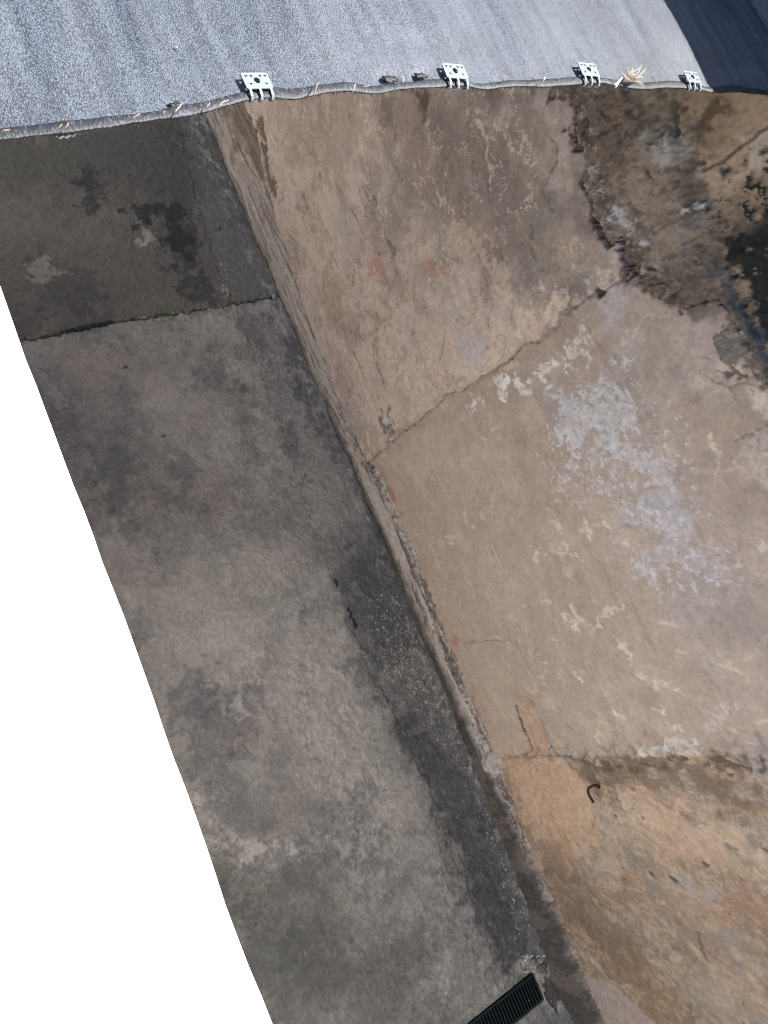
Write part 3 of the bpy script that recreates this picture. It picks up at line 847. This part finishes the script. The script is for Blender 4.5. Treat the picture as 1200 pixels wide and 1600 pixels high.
    pr = s.n(.016, .016, 311, 4, .7)
    s.add(full, .8 * crust * bd * sstep(-.6, .6, s.n(.05, .05, 312, 4)), (84, 73, 65), K)
    s.add(full, crust * bd * sstep(.5, 1.1, pr) * .8, (150, 140, 134), K)
    s.h += crust * bd * .0025 * pr
    s.paint(s.poly(P((958, 325), (975, 322), (990, 345), (975, 362), (960, 350)), .01, .012, .02, 315, holes=.35, hs=.012), (168, 164, 164), K, .8, .002)
    lip = sstep(.016, .002, np.abs(V - L1)) * sstep(-.6, .4, s.n(.06, .06, 316, 4))
    s.add(full, lip * .75 * sstep(.58, .68, U), (62, 53, 46), K)
    # ---- exposed stone by the ledge
    wm = s.poly(P((1118, 530), (1130, 512), (1150, 508), (1165, 530), (1163, 560), (1140, 575), (1122, 556)), .004, .006, .02, 321)
    s.paint(wm, (92, 85, 79), K, .92, h=.006)
    w = wm[0]; s.add(w, wm[1] * .7 * sstep(.2, .9, s.n(.014, .014, 322, 4, .7, w=w)), (124, 116, 109), K)
    s.edge(wm, (62, 54, 50), K, .7)
    for pp in ([(1163, 565), (1175, 575), (1185, 590)], [(1105, 560), (1120, 575), (1145, 585), (1180, 600)]):
        s.paint(s.line(P(*pp), .004, .006, .008, .02, 323, brk=.3), (70, 60, 54), K, .8, h=-.004)
    # ---- wall above the ledge, with black mould
    up = f(upper)
    s.add(full, up, (138, 117, 98), K)
    s.add(full, up * .6 * sstep(-.3, 1, s.nw(.12, .12, 331, 6, .64)), (118, 98, 80), K)
    un = s.nw(.03, .03, 332, 5, .68, .3, .02, .04)
    s.add(full, up * .4 * sstep(.8, 1.4, un), (96, 78, 62), K); s.h += up * .0014 * un
    s.paint(s.poly(P((1095, 262), (1200, 195), (1330, 140), (1330, 230), (1200, 262), (1125, 300)), .012, .01, .05, 335), (149, 126, 107), K, .9)
    s.paint(s.poly(P((1160, 225), (1190, 215), (1215, 225), (1205, 250), (1170, 255)), .015, .012, .03, 336), (160, 146, 131), K, .8, .003)
    w, m = s.poly(P((1060, 160), (1110, 160), (1140, 175), (1120, 215), (1085, 230), (1066, 200)), .03, .03, .05, 337)
    s.add(w, m * sstep(-.1, .7, s.n(.03, .03, 338, 5, .65, w=w)) * .8, (70, 55, 44), K)
    s.paint(s.line(P((1100, 268), (1130, 248), (1165, 222), (1215, 185), (1330, 100)), .0022, .004, .002, .03, 339), (78, 62, 50), K, .8, h=-.004)
    mo = P((1118, 312), (1135, 302), (1165, 285), (1200, 258), (1330, 190), (1340, 900), (1215, 545), (1185, 500), (1160, 450), (1142, 400), (1130, 345))
    w, m = s.poly(mo, .02, .03, .05, 341)
    pat = s.nw(.055, .045, 342, 6, .7, .5, .03, .06)[w]
    lowm = sstep(.58, .46, s.U[w])                     # continuous black growth towards the near side
    s.add(w, m * np.clip(sstep(.02, .25, pat) + 1.1 * lowm * sstep(-1.9, -1.2, pat), 0, 1), (29, 29, 26), K)
    s.add(w, m * (1 - lowm) * sstep(.9, 1.3, s.n(.02, .02, 343, 4, .7, w=w)) * .5, (96, 82, 66), K)
    s.add(w, m * .22 * sstep(.6, 1.2, s.n(.03, .03, 344, 4, .7, w=w)), (58, 56, 40), K)
    s.h[w] += m * .003 * pat
    # wet highlight on the ledge edge, painted in as a grey streak
    s.paint(s.line(P((1134, 430), (1150, 462), (1172, 505), (1196, 548), (1220, 590)), .014, .010, .006, .03, 351), (74, 73, 72), K, .75, h=.003)
    s.paint(s.line(P((1146, 425), (1165, 460), (1190, 505), (1210, 540)), .008, .010, .010, .03, 352, brk=.35), (132, 110, 88), K, .7, h=.002)
    # ---- relief
    s.col *= (1 + .045 * fin + .03 * pit)[..., None]
    s.h += .0045 * big + (.0022 * mid + .0011 * fin) * (1 - .55 * b) + .0004 * pit
    dj = U - J1
    s.h += a * .006 * sstep(.03, .0, np.abs(dj)) + a * .004
    crk = sstep(.0042, .0008, np.abs(dj - .001)) * f((V > ZS - .03) & (V < L1 + .02)) * sstep(-1.3, .3, s.n(.12, .12, 361, 3) + 1)
    s.add(full, crk * .7, (74, 63, 55), K); s.h -= .007 * crk
    s.paint(s.blob(onw(940, 459), .013, .016, .4, .4, .5, .02, 365), (58, 48, 42), K, .95, h=-.01)
    s.h += bd * (-.009 * sstep(.45, .75, U) - .002 + .024 * np.maximum(np.sin(np.pi * np.clip((V - L1) / np.maximum(L2 - L1, .05), 0, 1)), 0) ** .8)
    s.h += .005 * s.n(.16, .14, 371, 3) * bd
    s.paint(s.blob(onw(1045, 228), .06, .05, 0, .5, .2, .05, 372), (146, 140, 132), K, .35, h=.014)
    s.h += up * -.010 * sstep(0, .04, V - L2)
    foot = np.interp(U, [-6, -1.6, -1.14, -.78, -.33, -.13, .4, 1.4, 2.1, 8], [.09, .09, .066, .046, .03, .027, .012, .022, .004, .004]).astype(np.float32)
    t = np.clip(1 - V / np.maximum(ZS, .03), 0, 1)
    s.h += sk * (foot * t ** .8 + .006 * sstep(0, .3, t))
    s.h *= sstep(WALL_TOP + .2, 2.6, V) * .9 + .1
    co = np.stack([WALL_X - s.h, U, V], -1).reshape(-1, 3)
    colr = np.clip(s.col, .004, .9).reshape(-1, 3)
    q = quads_of(*U.shape)[..., ::-1]
    cen = lambda m: m[:-1, :-1]
    root = empty('retaining_wall', (WALL_X, 0, 0), 'tall weathered plaster wall with pink, beige and ochre panels rising from the dark passage floor', 'wall')
    for name, m, lab in (('plaster_panel', A, 'old pinkish plaster panel with flaking cream skins'),
                         ('plaster_panel', B, 'smooth beige render panel with pale lavender salt stains'),
                         ('plaster_panel', Cc, 'rough ochre render panel with grey and brown streaks'),
                         ('mortar_skirting', skirt, None), ('ledge_band', band, None),
                         ('upper_wall', upper, 'brown upper wall blackened by mould')):
        fq = q[cen(m)].reshape(-1, 4)
        if not len(fq): continue
        ids, inv = np.unique(fq, return_inverse=True)
        me = mesh_from(name, co[ids], inv.reshape(-1, 4), colr[ids])
        o = link(name, me, M_WALL, root)
        if lab: o['label'] = lab
    bm = bmesh.new()
    box(bm, WALL_X + .07, -6, -.05, WALL_X + .45, 8, WALL_TOP - .004)
    link('wall_core', bm_mesh('wall_core', bm), M_CORE, root, False)


build_floor()
build_wall()

# ------------------------------------------------------------------ white sunlit ledge on the camera's side
def build_ledge():
    ex, n = .102, 260
    ys = np.linspace(-4, 5, n)
    w = .0012 * NZ.fbm(ys.astype(np.float32) / .12, ys.astype(np.float32) * 0, 401, 4)
    bm = bmesh.new()
    prof = [(-.30, 2.0), (-.30, LEDGE_Z), (ex - .008, LEDGE_Z), (ex, LEDGE_Z - .008), (ex, 2.0)]
    rows = [[bm.verts.new((px + (w[i] if px > 0 else 0), ys[i], pz)) for px, pz in prof] for i in range(n)]
    for i in range(n - 1):
        for k in range(len(prof)):
            bm.faces.new((rows[i][k], rows[i][(k + 1) % 5], rows[i + 1][(k + 1) % 5], rows[i + 1][k]))
    bm.faces.new(rows[0][::-1]); bm.faces.new(rows[-1])
    bmesh.ops.recalc_face_normals(bm, faces=bm.faces)
    root = empty('parapet_wall', (0, 0, 0), 'white parapet wall glaring in full sun along the left side of the dark floor', 'parapet')
    link('coping', bm_mesh('coping', bm), M_WHITE, root, False)
    bm = bmesh.new()
    box(bm, -.25, -4, -.05, ex - .02, 5, 1.997)
    link('wall_body', bm_mesh('wall_body', bm), M_WHITE, root, False)


build_ledge()

# ------------------------------------------------------------------ shade net with rolled hem
HEM = [onz(a, b, NET_Z) for a, b in ((-200, 222), (0, 216), (130, 201), (230, 188), (320, 173), (365, 160), (400, 151), (430, 149), (460, 153), (500, 144), (545, 139), (585, 146), (620, 139),
                                     (660, 136), (700, 133), (725, 133), (755, 140), (800, 134), (850, 134), (890, 131), (925, 128), (950, 130), (975, 136), (1010, 138), (1045, 135), (1080, 137), (1112, 144), (1150, 141), (1200, 148), (1260, 158))]
HX = np.array([p[0] for p in HEM]); HY = np.array([p[1] for p in HEM]) + .004


def hem_y(x):
    return np.interp(x, HX, HY)


def net_z(x, y):
    x = np.asarray(x, np.float32); y = np.asarray(y, np.float32)
    d = y - hem_y(x)
    cre = NZ.fbm(x / .055, y / 1.6, 431, 3, .5) * .0022 + NZ.fbm(x / .3, y / 1.2, 432, 2, .5) * .004
    return NET_Z + cre * sstep(0, .12, d) - .02 * sstep(.1, .9, d)


def build_net():
    root = empty('shade_net', (.6, .7, NET_Z), 'grey knitted shade net stretched over the passage, its rolled lower hem sagging between clips', 'shade net')
    xs = np.concatenate([np.linspace(-.45, 1.640, 420), np.linspace(1.642, 1.80, 30)])      # last strip is turned up against the wall
    ts = np.concatenate([np.linspace(0, .3, 120), np.linspace(.3, 1.5, 60)[1:]])
    X = np.repeat(xs[:, None], len(ts), 1).astype(np.float32)
    Y = (hem_y(xs)[:, None] + ts[None, :]).astype(np.float32)
    Z = net_z(X, Y)
    Y = (hem_y(np.minimum(xs, 1.64))[:, None] + ts[None, :]).astype(np.float32)
    Z = Z + np.maximum(X - 1.640, 0)
    X = np.minimum(X, 1.640) + .008 * sstep(1.64, 1.66, X)
    hx, hy = onz(612, 128, NET_Z)                       # puckered spot of the hem
    Z = Z - .010 * np.exp(-(((X - hx) / .016) ** 2 + ((Y - hy - .004) / .012) ** 2))
    hx, hy = onz(658, 122, NET_Z)
    Z = Z - .008 * np.exp(-(((X - hx) / .014) ** 2 + ((Y - hy) / .010) ** 2))
    me = mesh_from('net_sheet', np.stack([X, Y, Z], -1).reshape(-1, 3), quads_of(*X.shape).reshape(-1, 4))
    link('net_sheet', me, M_NET, root)
    # hem roll
    n = 700
    xs = np.linspace(-.45, 1.655, n)
    ys = hem_y(xs)
    k = np.ones(9) / 9
    ysm = np.convolve(np.pad(ys, 4, 'edge'), k, 'valid')
    rad = .0058 + .0011 * NZ.fbm((xs / .05).astype(np.float32), np.zeros(n, np.float32), 441, 3) + .0005 * np.sin(xs * 900)
    bm = bmesh.new()
    seg = 14
    rings = []
    for i in range(n):
        r = float(np.clip(rad[i], .0042, .0085))
        rings.append([bm.verts.new((xs[i], ysm[i] + r * 1.15 * math.cos(t), NET_Z + .0005 + r * .30 * math.sin(t))) for t in [2 * math.pi * j / seg for j in range(seg)]])
    for i in range(n - 1):
        for j in range(seg):
            bm.faces.new((rings[i][j], rings[i + 1][j], rings[i + 1][(j + 1) % seg], rings[i][(j + 1) % seg]))
    bmesh.ops.recalc_face_normals(bm, faces=bm.faces)
    link('rolled_hem', bm_mesh('rolled_hem', bm), M_HEM, root)
    # frayed loops along the lower edge
    bm = bmesh.new()
    for i in range(620):
        x = random.uniform(-.05, 1.6)
        yb = float(np.interp(x, xs, ysm)) - .0070
        l = abs(random.gauss(.0022, .0014)); a = random.gauss(0, .8)
        p0 = Vector((x, yb + .003, NET_Z)); p2 = p0 + Vector((math.sin(a) * l, -.003 - l * abs(math.cos(a)), random.uniform(-.002, .001)))
        p1 = p0.lerp(p2, .5) + Vector((random.uniform(-.001, .001), 0, -.0006))
        tube(bm, [p0, p1, p2], [.0005, .0005, .0003], 4)
    tag(link('frayed_fringe', bm_mesh('frayed_fringe', bm), M_DARKNET, root), kind='stuff')
    # hem puckers: flat lumps, recess darkness put into near-black netting
    for px, py, sz in ((608, 127, 1.0), (657, 122, .8), (276, 168, .6)):
        cx, cy = onz(px, py, NET_Z)
        bm = bmesh.new()
        bmesh.ops.create_icosphere(bm, subdivisions=3, radius=.011 * sz)
        for v in bm.verts:
            nn = math.sin(v.co.x * 900) * .0018 + math.sin(v.co.y * 1100 + 1) * .0016 + math.sin(v.co.z * 1000 + v.co.x * 700) * .0015
            v.co += v.normal * nn
            v.co = Vector((v.co.x * 1.2, v.co.y * .55, v.co.z * .17)) + Vector((cx, cy + .002, NET_Z + .0015))
        link('pucker', bm_mesh('pucker', bm), M_DARKNET, root)


build_net()


# ------------------------------------------------------------------ white perforated clips gripping the hem
def clip_plate():
    W, D = .042, .027
    cu = bpy.data.curves.new('clip_plate', 'CURVE')
    cu.dimensions = '2D'; cu.fill_mode = 'BOTH'; cu.extrude = .0008; cu.resolution_u = 1

    def loop(pts):
        sp = cu.splines.new('POLY'); sp.points.add(len(pts) - 1)
        for p, q in zip(sp.points, pts): p.co = (q[0], q[1], 0, 1)
        sp.use_cyclic_u = True
    loop([(-W / 2 + .002, 0), (W / 2 - .002, 0), (W / 2, .002), (W / 2, D - .002), (W / 2 - .002, D), (-W / 2 + .002, D), (-W / 2, D - .002), (-W / 2, .002)])

    def disc(x, y, r, n=14):
        loop([(x + r * math.cos(2 * math.pi * i / n), y + r * math.sin(2 * math.pi * i / n)) for i in range(n)])

    def tri(x, y, r):
        loop([(x + r * math.cos(a), y + r * math.sin(a)) for a in (.3, 2.4, 4.5)])
    disc(.000, .0140, .0050)
    for x in (-.0145, -.0065, .0075, .0155): tri(x, .0212, .0034)
    tri(-.012, .0082, .0031); tri(.0125, .0082, .0031)
    o = bpy.data.objects.new('clip_plate', cu); COL.objects.link(o)
    dg = bpy.context.evaluated_depsgraph_get(); dg.update()
    me = bpy.data.meshes.new_from_object(o.evaluated_get(dg))
    bpy.data.objects.remove(o)
    return me


def clip_leg(dx):
    bm = bmesh.new()
    w = .0018
    path = [(.001, .0), (-.004, -.0006), (-.009, -.0022), (-.0125, -.006), (-.0130, -.010), (-.0105, -.013), (-.005, -.014)]
    rows = []
    for i, (yy, zz) in enumerate(path):
        a = path[max(i - 1, 0)]; b = path[min(i + 1, len(path) - 1)]
        t = Vector((0, b[0] - a[0], b[1] - a[1])).normalized()
        nrm = Vector((0, -t.z, t.y)) * -.0008
        c = Vector((dx, yy, zz))
        rows.append([bm.verts.new(c + Vector((sx * w, 0, 0)) + nrm * sn) for sx, sn in ((-1, -1), (1, -1), (1, 1), (-1, 1))])
    for r0, r1 in zip(rows[:-1], rows[1:]):
        for k in range(4): bm.faces.new((r0[k], r0[(k + 1) % 4], r1[(k + 1) % 4], r1[k]))
    bm.faces.new(rows[0][::-1]); bm.faces.new(rows[-1])
    bmesh.ops.recalc_face_normals(bm, faces=bm.faces)
    return bm_mesh('leg', bm)


def build_clips():
    spots = [((408, 152), 3, 'leftmost white perforated clip on the net hem, above the floor and wall corner', 1.0),
             ((711, 126), -2, 'white perforated clip on the net hem right of the dark puckers', 1.08),
             ((921, 126), -2, 'white perforated clip on the net hem just left of the pale straw tuft', 1.1),
             ((1082, 136), -4, 'rightmost white perforated clip, at the border of the shaded net corner', 1.02)]
    pm = clip_plate(); lm = [clip_leg(d) for d in (-.0165, -.001, .0165)]
    pm.materials.append(M_CLIP)
    for m in lm: m.materials.append(M_CLIP)
    first = None
    for (px, py), rot, lab, sc in spots:
        x, y = onz(px, py, NET_Z)
        if first is None:
            r = empty('net_clip', (0, 0, 0), lab, 'clip', 'white clips along the net hem')
            p = bpy.data.objects.new('clip_plate', pm); COL.objects.link(p); p.parent = r
            kids = [p]
            for m in lm:
                l = bpy.data.objects.new('leg', m); COL.objects.link(l); l.parent = r; kids.append(l)
            first = (r, kids)
        else:
            r = first[0].copy(); COL.objects.link(r); r['label'] = lab
            for kd in first[1]:
                c = kd.copy(); COL.objects.link(c); c.parent = r
        r.location = (x, hem_y(x) + .0005, NET_Z + .0070)
        r.rotation_euler = (math.radians(3), math.radians(3), math.radians(rot))
        r.scale = (sc * .90, sc * .86, .9)


build_clips()


# ------------------------------------------------------------------ straws caught in the hem
def build_straws():
    S = [((2, 206), (16, 204), 'M', 'short pale straw on the net at the left picture edge'),
         ((90, 203), (97, 195), 'M', 'short orange straw above the clear plastic strip, left of a pair'),
         ((101, 203), (106, 192), 'M', 'short orange straw above the clear plastic strip, right of a pair'),
         ((204, 186), (219, 178), 'M', 'orange straw lying on the hem between the plastic strip and the small pucker'),
         ((256, 182), (258, 174), 'M', 'tiny straw upright on the hem below the small pucker'),
         ((272, 177), (284, 163), 'P', 'pinkish straw with white tip standing at the small pucker'),
         ((322, 172), (327, 160), 'M', 'short brown straw standing in the hem above the floor and wall corner'),
         ((339, 168), (357, 157), 'P', 'long pale straw on the hem left of the leftmost clip'),
         ((491, 150), (498, 129), 'M', 'bent orange straw standing in the hem right of the leftmost clip'),
         ((551, 145), (556, 132), 'P', 'thin pale straw looped round the hem left of the dark puckers'),
         ((563, 138), (577, 135), 'M', 'short brown straw lying on the hem left of the dark puckers'),
         ((624, 116), (630, 131), 'P', 'thin pale straw between the two dark puckers of the hem'),
         ((785, 126), (794, 120), 'M', 'small orange straw bits on the hem right of the second clip'),
         ((832, 124), (838, 119), 'M', 'small orange straw bits on the hem left of the third clip'),
         ((849, 127), (850, 122), 'T', 'tiny white thread upright on the hem left of the third clip'),
         ((1019, 121), (1025, 131), 'M', 'bent orange straw on the hem right of the pale straw tuft'),
         ((273, 60), (279, 59), 'P', 'tiny pale straw scrap lying out on the net sheet')]
    for i, (p0, p1, kd, lab) in enumerate(S):
        a = Vector((*onz(*p0, NET_Z + .012), NET_Z + .012)); b = Vector((*onz(*p1, NET_Z + .013), NET_Z + .014))
        if i == 16:
            zz = float(net_z(a.x, a.y)); a.z = zz + .001; b.z = zz + .0015
        m = (a + b) / 2 + Vector((random.uniform(-.003, .003), random.uniform(-.002, .002), .003))
        m1 = a.lerp(m, .5) + Vector((random.uniform(-.001, .001), 0, .0005))
        bm = bmesh.new()
        tube(bm, [a, m1, m, m.lerp(b, .5) + Vector((0, random.uniform(-.001, .001), 0)), b], [.0006, .0008, .0008, .0007, .0004], 6)
        nm = 'thread' if kd == 'T' else 'straw'
        o = link(nm, bm_mesh(nm, bm), {'M': M_STRAW, 'P': M_PALE, 'T': M_THREAD}[kd])
        tag(o, lab, nm, 'straws caught in the net hem' if kd != 'T' else None)
    # the tuft
    c = Vector((*onz(982, 124, NET_Z + .012), NET_Z + .012))
    bm = bmesh.new()
    for k in range(26):
        an = random.uniform(-2.6, .9) + math.pi / 2
        ln = random.uniform(.010, .030) * (1.3 if random.random() < .2 else 1)
        st = c + Vector((random.uniform(-.009, .009), random.uniform(-.006, .006), random.uniform(-.002, .003)))
        d = Vector((math.cos(an), math.sin(an) * .8, random.uniform(-.05, .45)))
        e = st + d * ln
        md = st.lerp(e, .5) + Vector((random.uniform(-.003, .003), random.uniform(-.003, .003), .002))
        tube(bm, [st, md, e], [.0009, .0008, .0004], 5)
    tag(link('straw_tuft', bm_mesh('straw_tuft', bm), M_PALE), 'bristly tuft of pale dry straw stuck on the net hem between the right two clips', 'straw tuft')
    bm = bmesh.new()
    a = Vector((*onz(972, 122, NET_Z + .012), NET_Z + .013)); b = Vector((*onz(962, 134, NET_Z + .01), NET_Z + .008))
    for k in range(9):
        j = Vector((random.uniform(-.004, .004), random.uniform(-.003, .003), random.uniform(-.001, .002)))
        tube(bm, [a, a.lerp(b, .5) + j * .4, b + j], [.0006, .0009, .0007], 5)
    tag(link('thread_wisp', bm_mesh('thread_wisp', bm), M_THREAD), 'frayed white thread wisp hanging on the hem beside the pale straw tuft', 'thread')


build_straws()


# ------------------------------------------------------------------ clear plastic strip under the hem
def build_strip():
    m, nt, p = new_mat('clear_plastic')
    n = nd(nt, 'ShaderNodeTexNoise', Scale=260.0, Detail=3.0)
    cr = nd(nt, 'ShaderNodeValToRGB')
    cr.color_ramp.elements[0].position = .35; cr.color_ramp.elements[0].color = (.10, .10, .095, 1)
    cr.color_ramp.elements[1].position = .7; cr.color_ramp.elements[1].color = (.42, .42, .38, 1)
    nt.links.new(n.outputs['Fac'], cr.inputs[0]); nt.links.new(cr.outputs[0], p.inputs['Base Color'])
    p.inputs['Roughness'].default_value = .15
    p.inputs['Alpha'].default_value = .6
    bm = bmesh.new()
    rows = []
    for i in range(16):
        t = i / 15
        px = 82 + 44 * t; py = 212 - 3 * t
        x, y = onz(px, py, NET_Z - .004)
        hw = .0015 + .0042 * math.sin(math.pi * min(t * 1.0 + .15, 1)) ** .7
        rows.append([bm.verts.new((x, y + k * hw, NET_Z - .003 + .0016 * math.sin(i * 1.7 + k) + .0008 * k * k)) for k in (-1, -.33, .33, 1)])
    for r0, r1 in zip(rows[:-1], rows[1:]):
        for k in range(3): bm.faces.new((r0[k], r0[k + 1], r1[k + 1], r1[k]))
    bmesh.ops.solidify(bm, geom=bm.faces[:], thickness=.0004)
    tag(link('plastic_strip', bm_mesh('plastic_strip', bm), m), 'crinkled clear plastic strip hanging under the net hem near the left edge', 'plastic strip')


build_strip()


# ------------------------------------------------------------------ bent rusty iron hook in the near panel
def build_hook():
    cy, cz = onw(925, 1240)
    bm = bmesh.new()
    pp = []
    for (px, py, out) in ((936, 1231, -.005), (934.5, 1229, .012), (930, 1226.5, .022), (921, 1230, .030), (918.5, 1233.5, .032), (919, 1239, .031), (922, 1246, .030), (927.5, 1254, .028)):
        d = _ray(px, py); t = (WALL_X - out) / d[0]
        pp.append(Vector((d[0] * t, d[1] * t, CAM_H + d[2] * t)))
    ref = []
    for a, b in zip(pp[:-1], pp[1:]):
        for k in range(4): ref.append(a.lerp(b, k / 4))
    ref.append(pp[-1])
    for _ in range(2):
        ref = [ref[0]] + [(ref[i - 1] + ref[i] * 2 + ref[i + 1]) / 4 for i in range(1, len(ref) - 1)] + [ref[-1]]
    tube(bm, ref, [.0052 + .0006 * math.sin(i * 2.3) for i in range(len(ref))], 10)
    tag(link('iron_hook', bm_mesh('iron_hook', bm), M_RUST), 'bent rusty iron hook sticking out of the ochre wall panel', 'hook')


build_hook()


# ------------------------------------------------------------------ drain grate in the floor
def build_grate():
    x0, x1, y0, y1 = .30, 1.462, -1.780, -1.664
    root = empty('drain_grate', (x1, (y0 + y1) / 2, 0), 'dark slotted iron drain grate set in the floor beside the wall', 'drain grate')
    bm = bmesh.new()
    for a in ((x0, y0, -.03, x1, y0 + .010, .001), (x0, y1 - .010, -.03, x1, y1, .0012), (x1 - .008, y0 + .010, -.03, x1, y1 - .010, .0008)):
        box(bm, *a, bevel=.0012)
    link('frame', bm_mesh('frame', bm), M_GRATE, root, False)
    x = x1 - .020
    first = None
    while x > x0:
        if first is None:
            bm = bmesh.new()
            box(bm, -.0034, y0 + .010, -.022, .0034, y1 - .010, -.0008, bevel=.001)
            first = link('bar', bm_mesh('bar', bm), M_GRATE, root, False)
            first.matrix_parent_inverse = Matrix.Identity(4)
            o = first
        else:
            o = first.copy(); COL.objects.link(o)
        o.location = (x - x1, -(y0 + y1) / 2, 0)
        x -= .0152


build_grate()


# ------------------------------------------------------------------ loose things: grit, pebble, moss, roots, weeds
def rock(bm, c, r, seed):
    rr = random.Random(seed)
    ret = bmesh.ops.create_icosphere(bm, subdivisions=1, radius=r)
    sx, sy, sz = rr.uniform(.7, 1.4), rr.uniform(.7, 1.3), rr.uniform(.4, .8)
    for v in ret['verts']:
        k = rr.uniform(.75, 1.2)
        v.co = Vector((v.co.x * sx * k, v.co.y * sy * k, v.co.z * sz * k)) + Vector(c)


def build_loose():
    bm = bmesh.new()
    for i in range(420):
        y = random.uniform(-1.75, 1.9)
        q = random.random()
        if q < .5: x = 1.575 - .03 * random.random() ** 2 + .03 * np.clip(y, -1, 1) * .8
        elif q < .8: x = random.uniform(1.33, 1.6)
        else: x = random.uniform(.42, 1.35)
        r = random.choice((.0012, .0015, .002, .002, .0032)) * (1.0 if x > 1.3 else .8)
        rock(bm, (x, y, r * .2), r, i)
    for i in range(60):
        px, py = random.uniform(815, 850), random.uniform(1492, 1520)
        x, y = onz(px, py)
        if x < 1.465 and -1.79 < y < -1.655: continue
        rock(bm, (x, y, .001), random.uniform(.002, .006), 900 + i)
    tag(link('grit', bm_mesh('grit', bm), M_GRIT, smooth=False), 'pale grit and crumbs of mortar scattered along the foot of the wall', 'grit', kind='stuff')
    bm = bmesh.new()
    rock(bm, (*onz(428, 463), .006), .014, 5)
    bmesh.ops.subdivide_edges(bm, edges=bm.edges[:], cuts=1, smooth=.6)
    tag(link('pebble', bm_mesh('pebble', bm), plain('pale_stone', (.24, .22, .20), .9, var=.3)), 'pale pebble lying at the wall end of the floor joint', 'pebble')
    # chunks broken from the slab at the end of the drain
    for i, (px, py, r, lab) in enumerate(((846, 1513, .024, 'broken concrete chunk beside the wall, past the end of the drain grate'),
                                          (834, 1500, .014, 'small broken concrete chunk at the upper corner of the drain grate'))):
        bm = bmesh.new()
        rock(bm, (*onz(px, py), .002), r, 70 + i)
        bmesh.ops.subdivide_edges(bm, edges=bm.edges[:], cuts=2, smooth=.3, fractal=.4, along_normal=.4)
        tag(link('concrete_chunk', bm_mesh('concrete_chunk', bm), plain('broken_concrete', (.13, .122, .112), .95, var=.45, scale=150)), lab, 'rubble', 'rubble by the drain')
    # moss in the joint and round the drain
    bm = bmesh.new()
    for px, py, sp, n in ((255, 491, .018, 60), (310, 485, .02, 14), (812, 1530, .02, 50), (795, 1540, .02, 25), (888, 1572, .012, 45), (893, 1583, .01, 25), (846, 1470, .01, 16)):
        cx, cy = onz(px, py)
        for k in range(n):
            x = cx + random.gauss(0, sp); y = cy + random.gauss(0, sp * .35)
            if x < 1.467 and -1.784 < y < -1.660: y = -1.655
            h = random.uniform(.003, .009)
            an = random.uniform(0, 6.28)
            d = Vector((math.cos(an), math.sin(an), 0)) * h * .6
            wv = Vector((-math.sin(an), math.cos(an), 0)) * .0012
            a = Vector((x, y, .0)); t = a + d + Vector((0, 0, h))
            v = [bm.verts.new(a - wv), bm.verts.new(a + wv), bm.verts.new(t)]
            bm.faces.new(v)
    tag(link('moss', bm_mesh('moss', bm), M_MOSS, smooth=False), 'small green moss and weed sprigs in the floor joint and by the drain', 'moss', kind='stuff')
    # dry rootlets hanging on the mouldy upper wall
    R = [([(1204, 300), (1196, 322), (1182, 345), (1176, 372), (1164, 395)], .0032, 'thick pale root running down the blackened upper wall at the right edge'),
         ([(1157, 398), (1164, 404), (1163, 410), (1170, 412), (1176, 420)], .0014, 'thin forked rootlet on the black mould, highest of the thin ones'),
         ([(1164, 448), (1172, 442), (1181, 435)], .0013, 'thin straight rootlet on the black mould, left of the crooked one'),
         ([(1178, 448), (1186, 454), (1192, 452), (1195, 446)], .0013, 'thin crooked rootlet on the black mould near the grey ledge edge'),
         ([(1200, 215), (1203, 260), (1194, 300)], .002, 'slim root on the upper wall at the right edge above the mould')]
    for pts, r, lab in R:
        ww = []
        for px, py in pts:
            d = _ray(px, py); t = (WALL_X + .022) / d[0]
            ww.append(Vector((d[0] * t, d[1] * t, CAM_H + d[2] * t)))
        ref = []
        for a, b in zip(ww[:-1], ww[1:]):
            for k in range(3): ref.append(a.lerp(b, k / 3) + Vector((0, random.uniform(-.002, .002), random.uniform(-.002, .002))))
        ref.append(ww[-1])
        bm = bmesh.new()
        tube(bm, ref, [r * (1 - .5 * i / len(ref)) for i in range(len(ref))], 6)
        tag(link('dry_root', bm_mesh('dry_root', bm), M_ROOT), lab, 'root', 'dry roots on the mouldy upper wall')


build_loose()
